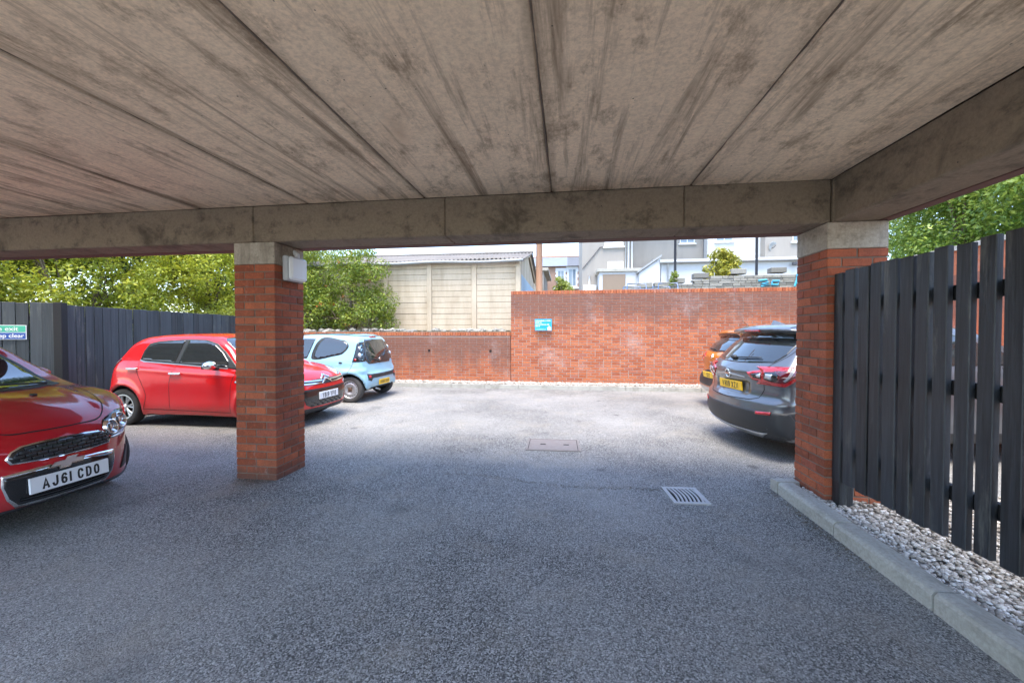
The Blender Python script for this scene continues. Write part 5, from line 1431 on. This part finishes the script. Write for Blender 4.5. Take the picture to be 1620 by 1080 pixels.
# ---- grey crossover, tail towards the yard
def grey_crossover():
    L, W, R = 4.38, 1.806, .345
    side = [(.40,.21),(.16,.235),(.05,.33),(.0,.50),(.015,.62),(.05,.68),(.075,.74),(.075,.88),(.055,.985),(.10,1.06),(.20,1.16),(.36,1.32),(.47,1.425),(.40,1.47),(.345,1.505),(.40,1.535),(.75,1.575),(1.4,1.60),(2.0,1.59),(2.5,1.50),(2.9,1.28),(3.25,1.09),(3.6,1.02),(4.0,.92),(4.25,.80),(4.36,.62),(4.38,.45),(4.30,.28),(4.0,.22),(2.2,.21),(.6,.24)]
    cross = [(0,.19),(.66,.19),(.80,.24),(.86,.36),(.895,.52),(.903,.70),(.89,.88),(.865,1.0),(.835,1.07),(.75,1.26),(.675,1.43),(.60,1.53),(.45,1.585),(0,1.61)]
    plan = [(.0,0),(.0,.38),(.03,.56),(.09,.68),(.20,.79),(.40,.87),(.75,.90),(1.0,.903),(3.4,.903),(3.8,.87),(4.1,.77),(4.28,.60),(4.37,.3),(4.38,0)]
    def extra(x, y, z):
        hip = -.022*np.exp(-((z-(.97))/.06)**2)*sstep(.6,.8,y)*sstep(1.5,.8,x)
        recess = .022*sstep(.70,.73,z)*sstep(.885,.86,z)*sstep(.40,.34,y)*sstep(.4,.2,x)     # plate recess in the tailgate
        step = .018*sstep(.715,.74,z)*sstep(1.0,.9,z)*sstep(.45,.3,x)
        ledge = -.018*np.exp(-((z-.655)/.035)**2)*sstep(.5,.2,x)
        return hip+recess+ledge*1.0
    b = CarBody(L, W, side, cross, plan, (.87, 3.516), R, well=.06, crown=.04, cf=.16, cr=.27, k=.055, extra=extra)
    grey = paint('grey_metallic_paint', (.14,.15,.165), .65)
    a = rad(7.8)
    off = Vector((math.cos(a), math.sin(a)))*.07
    root = car_base('parked_car', 'grey metallic crossover with big red tail-lights parked tail-out beside the fence pier', 'car', b, grey, (2.085-off.x, 5.60-off.y, 0), a, .024)
    # black lower bumper, cladding and skid plate
    patch(b, 'rear', [(-.82,.27),(-.5,.225),(0,.215),(.5,.225),(.82,.27),(.86,.44),(.84,.56),(.70,.565),(.4,.56),(0,.558),(-.4,.56),(-.70,.565),(-.84,.56),(-.86,.44)], M['blackp'], 'bumper_cladding', root, .006, grid=.06)
    patch(b, 'rear', [(-.50,.232),(0,.222),(.50,.232),(.66,.315),(.5,.300),(0,.285),(-.5,.300),(-.66,.315)], M['satin'], 'skid_plate', root, .014)
    for sg in (-1, 1):
        patch(b, 'rear', [(sg*.56,.515),(sg*.72,.53),(sg*.73,.565),(sg*.56,.55)], M['redlens'], 'reflector', root, .014)
        v = 'left' if sg > 0 else 'right'
        arch = [(.87+(R+.06+w)*math.cos(t), R+(R+.06+w)*math.sin(t)) for w, ts in ((.002, np.linspace(-.25, math.pi+.25, 18)), (.085, np.linspace(math.pi+.15, -.15, 18))) for t in ts]
        patch(b, v, arch, M['blackp'], 'wheel_arch_cladding', root, .006)
        patch(b, v, [(.10,.56),(.16,.30),(.42,.28),(.47,.40),(.56,.60),(.50,.66),(.40,.60),(.25,.57)], M['blackp'], 'bumper_corner', root, .0055)
        patch(b, v, [(1.33,.24),(3.05,.24),(3.05,.36),(1.33,.36)], M['blackp'], 'sill_cladding', root, .006)
        arch2 = [(x+2.646, z) for x, z in arch]
        patch(b, v, arch2, M['blackp'], 'wheel_arch_cladding', root, .006)
        # tail-light, inner half on the tailgate and outer half wrapping on to the wing
        patch(b, 'rear', [(sg*.36,.985),(sg*.44,.905),(sg*.575,.885),(sg*.575,1.035)], M['redlens'], 'tail_light', root, .008)
        patch(b, 'rear', [(sg*.42,.972),(sg*.46,.935),(sg*.565,.925),(sg*.565,1.0)], M['gloss_black'], 'tail_light_inner', root, .011)
        patch(b, 'rear', [(sg*.50,.965),(sg*.52,.945),(sg*.558,.94),(sg*.558,.985)], M['clear'], 'reverse_lamp', root, .014)
        patch(b, 'rear', [(sg*.583,1.037),(sg*.583,.883),(sg*.70,.862),(sg*.80,.86),(sg*.80,1.06),(sg*.70,1.05)], M['redlens'], 'tail_light', root, .010)
        patch(b, 'rear', [(sg*.60,1.002),(sg*.60,.925),(sg*.70,.908),(sg*.775,.905),(sg*.775,1.02),(sg*.70,1.012)], M['gloss_black'], 'tail_light_inner', root, .013)
        patch(b, 'rear', [(sg*.62,.985),(sg*.62,.94),(sg*.70,.93),(sg*.71,.985)], M['clear'], 'reverse_lamp', root, .016)
        patch(b, v, [(.14,.862),(.26,.858),(.33,.93),(.58,1.01),(.66,1.075),(.40,1.085),(.16,1.06)], M['redlens'], 'tail_light', root, .010)
        patch(b, v, [(.20,.91),(.25,.91),(.31,.965),(.52,1.035),(.40,1.05),(.21,1.02)], M['darkred'], 'tail_light_inner', root, .015)
        ribbon(b, v, [(.24,.93),(.33,1.05)], 'light_strip', root, .02, M['clear'], .018)
        # glasshouse
        patch(b, v, [(.86,1.17),(1.06,1.37),(1.4,1.46),(2.2,1.45),(2.65,1.28),(2.95,1.10),(1.2,1.09)], M['glass'], 'side_window', root, .004)
        ribbon(b, v, [(1.62,1.08),(1.58,.6),(1.56,.36)], 'door_seam', root); ribbon(b, v, [(2.62,1.08),(2.62,.36)], 'door_seam', root)
        ribbon(b, v, [(.40,.86),(.55,.82),(.80,.76)], 'wing_crease', root, .004)
        handle(b, v, 1.40, .98, grey, root); mirror_part(root, 2.82, 1.10, sg*.88, grey, sg, 1.05)
        for ax in (.87, 3.516): wheel(root, ax, sg*.775, R, .21, .225, 'alloy', sg)
        ribbon(b, 'top', [(.48,sg*.56),(1.2,sg*.60),(2.2,sg*.58)], 'roof_seam', root, .018)
    # tailgate: shut line, screen, wiper, spoiler lamp, plate, badge
    ribbon(b, 'rear', [(-.60,1.10),(-.585,1.04),(-.58,.80),(-.53,.70),(-.44,.668),(0,.652),(.44,.668),(.53,.70),(.58,.80),(.585,1.04),(.60,1.10)], 'tailgate_seam', root, .009, None, .002, False)
    for sg in (-1, 1): ribbon(b, 'rear', [(sg*.60,1.10),(sg*.70,1.23),(sg*.69,1.38)], 'tailgate_seam', root, .010)
    patch(b, 'rear', [(-.60,1.115),(-.3,1.095),(0,1.09),(.3,1.095),(.60,1.115),(.655,1.20),(.655,1.33),(.62,1.41),(.3,1.43),(0,1.435),(-.3,1.43),(-.62,1.41),(-.655,1.33),(-.655,1.20)], M['glass'], 'rear_window', root, .004, grid=.06)
    patch(b, 'rear', [(-.66,1.40),(-.3,1.43),(0,1.437),(.3,1.43),(.66,1.40),(.64,1.455),(.3,1.48),(0,1.485),(-.3,1.48),(-.64,1.455)], M['gloss_black'], 'spoiler', root, .006)
    patch(b, 'rear', [(-.16,1.478),(.16,1.478),(.16,1.498),(-.16,1.498)], M['redlens'], 'brake_light', root, .010)
    wiper(b, 'rear', (.05,1.135), (-.42,1.15), root)
    P_, g_ = b.hit('rear', np.array([[.05,1.135]])); ball('wiper_hub', root, tuple(P_[0]+g_[0]*.02), .035, M['blackp'], (1,1.6,.8))
    plate(b, 'rear', (0, .80), 'WH19 XZN', True, root, rad(6))
    P_, g_ = b.hit('rear', np.array([[.0,.945]])); q = Vector(P_[0]+g_[0]*.006)
    r_ = MB().lathe([(.044,0),(.050,.010),(.056,.008),(.060,0)], 28, 'X').obj('badge', M['chrome'], root, True); r_.location = q; r_.rotation_euler = (0, rad(180-8), 0); fix_normals(r_)
    bb = MB().bbox(-.008,.012,-.062,.062,-.010,.010,.003).obj('badge_bar', M['chrome'], root); bb.location = q
    pw = [(.30,.925),(.12,.925),(.12,.94),(.30,.94)]
    patch(b, 'rear', [(-.33,.915),(-.10,.93),(.10,.93),(.33,.915),(.33,.93),(.10,.948),(-.10,.948),(-.33,.93)], M['satin'], 'tailgate_trim', root, .006)
    fin = MB(); 
    fin.add([(.0,-.03,0),(.0,.03,0),(.22,0.025,0),(.22,-.025,0),(.02,-.006,.075),(.02,.006,.075),(.10,.005,.05),(.10,-.005,.05)], [(0,1,2,3),(4,7,6,5),(0,4,5,1),(1,5,6,2),(2,6,7,3),(3,7,4,0)])
    fo = fix_normals(fin.obj('shark_fin_aerial', grey, root)); fo.location = (.62,0,1.552)
    patch(b, 'front', [(-.5,.45),(.5,.45),(.45,.72),(-.45,.72)], M['gloss_black'], 'grille', root)
    patch(b, 'top', [(2.62,-.55),(3.2,-.70),(3.28,0),(3.2,.70),(2.62,.55),(2.55,0)], M['glass'], 'windscreen', root, .004, grid=.09)
    return root

# ---- orange crossover behind it
def orange_crossover():
    L, W, R = 4.12, 1.778, .33
    side = [(.30,.26),(.10,.31),(.02,.42),(.0,.55),(.03,.64),(.09,.72),(.08,.90),(.07,1.02),(.13,1.10),(.25,1.25),(.40,1.40),(.36,1.45),(.36,1.49),(.42,1.52),(.8,1.555),(1.4,1.57),(2.0,1.54),(2.5,1.38),(2.95,1.09),(3.3,1.02),(3.75,.92),(4.0,.80),(4.1,.62),(4.12,.45),(4.05,.28),(3.7,.21),(2.0,.20),(.6,.22)]
    cross = [(0,.18),(.66,.18),(.79,.23),(.85,.36),(.88,.52),(.889,.68),(.875,.88),(.85,1.0),(.82,1.06),(.74,1.24),(.67,1.41),(.59,1.51),(.45,1.56),(0,1.585)]
    plan = [(.0,0),(.0,.46),(.04,.66),(.12,.78),(.26,.85),(.5,.88),(1.0,.889),(3.2,.889),(3.6,.86),(3.9,.74),(4.06,.55),(4.12,.3),(4.12,0)]
    b = CarBody(L, W, side, cross, plan, (.72, 3.325), R, well=.055, cr=.20)
    org = paint('orange_paint', (.60,.17,.012), .2)
    root = car_base('parked_car', 'orange crossover with short roof aerial parked tail-out beyond the grey crossover', 'car', b, org, (2.70, 8.28, 0), rad(3), .03)
    patch(b, 'rear', [(-.80,.46),(0,.44),(.80,.46),(.80,.66),(.5,.70),(.32,.74),(-.32,.74),(-.5,.70),(-.80,.66)], M['blackp'], 'bumper_cladding', root, .006, grid=.07)
    patch(b, 'rear', [(-.78,.32),(0,.29),(.78,.32),(.80,.44),(0,.42),(-.80,.44)], M['satin'], 'skid_plate', root, .008, grid=.07)
    patch(b, 'rear', [(-.60,1.12),(0,1.10),(.60,1.12),(.62,1.25),(.56,1.38),(0,1.40),(-.56,1.38),(-.62,1.25)], M['glass'], 'rear_window', root, .004, grid=.07)
    patch(b, 'rear', [(-.62,1.385),(0,1.405),(.62,1.385),(.60,1.45),(0,1.465),(-.60,1.45)], M['gloss_black'], 'spoiler', root, .006)
    wiper(b, 'rear', (.05,1.14), (.42,1.15), root)
    for sg in (-1, 1):
        v = 'left' if sg > 0 else 'right'
        patch(b, 'rear', [(sg*.40,.99),(sg*.78,1.0),(sg*.80,1.06),(sg*.60,1.08),(sg*.42,1.04)], M['redlens'], 'tail_light', root, .008)
        patch(b, v, [(.14,.92),(.40,1.0),(.46,1.05),(.16,1.07)], M['redlens'], 'tail_light', root, .008)
        patch(b, v, [(.80,1.15),(1.0,1.36),(1.4,1.44),(2.1,1.41),(2.5,1.24),(2.75,1.08),(1.2,1.07)], M['glass'], 'side_window', root, .004)
        patch(b, v, [(.52,1.43),(1.2,1.49),(2.0,1.45),(2.0,1.50),(1.2,1.545),(.55,1.50)], M['gloss_black'], 'roof_side', root, .004)
        mirror_part(root, 2.62, 1.08, sg*.86, org, sg)
        for ax in (.72, 3.325): wheel(root, ax, sg*.765, R, .20, .215, 'alloy', sg)
    plate(b, 'rear', (0, .655), 'CK7', True, root, rad(10), out=.035)
    bd = patch(b, 'rear', [(0,.955),(.035,1.01),(0,1.065),(-.035,1.01)], M['chrome'], 'badge', root, .012)
    patch(b, 'rear', [(-.12,.885),(.12,.885),(.12,.91),(-.12,.91)], M['satin'], 'badge_lettering', root, .006)
    patch(b, 'top', [(2.1,-.52),(2.85,-.68),(2.95,0),(2.85,.68),(2.1,.52),(2.05,0)], M['glass'], 'windscreen', root, .004, grid=.09)
    patch(b, 'front', [(-.5,.42),(.5,.42),(.45,.70),(-.45,.70)], M['gloss_black'], 'grille', root)
    antenna(root, (.80,0,1.555), (.62,0,1.70))
    return root
# ------------------------------------------------------------------ parked cars
red_hatch()
blue_hatch()
dark_red_hatch()
grey_crossover()
orange_crossover()
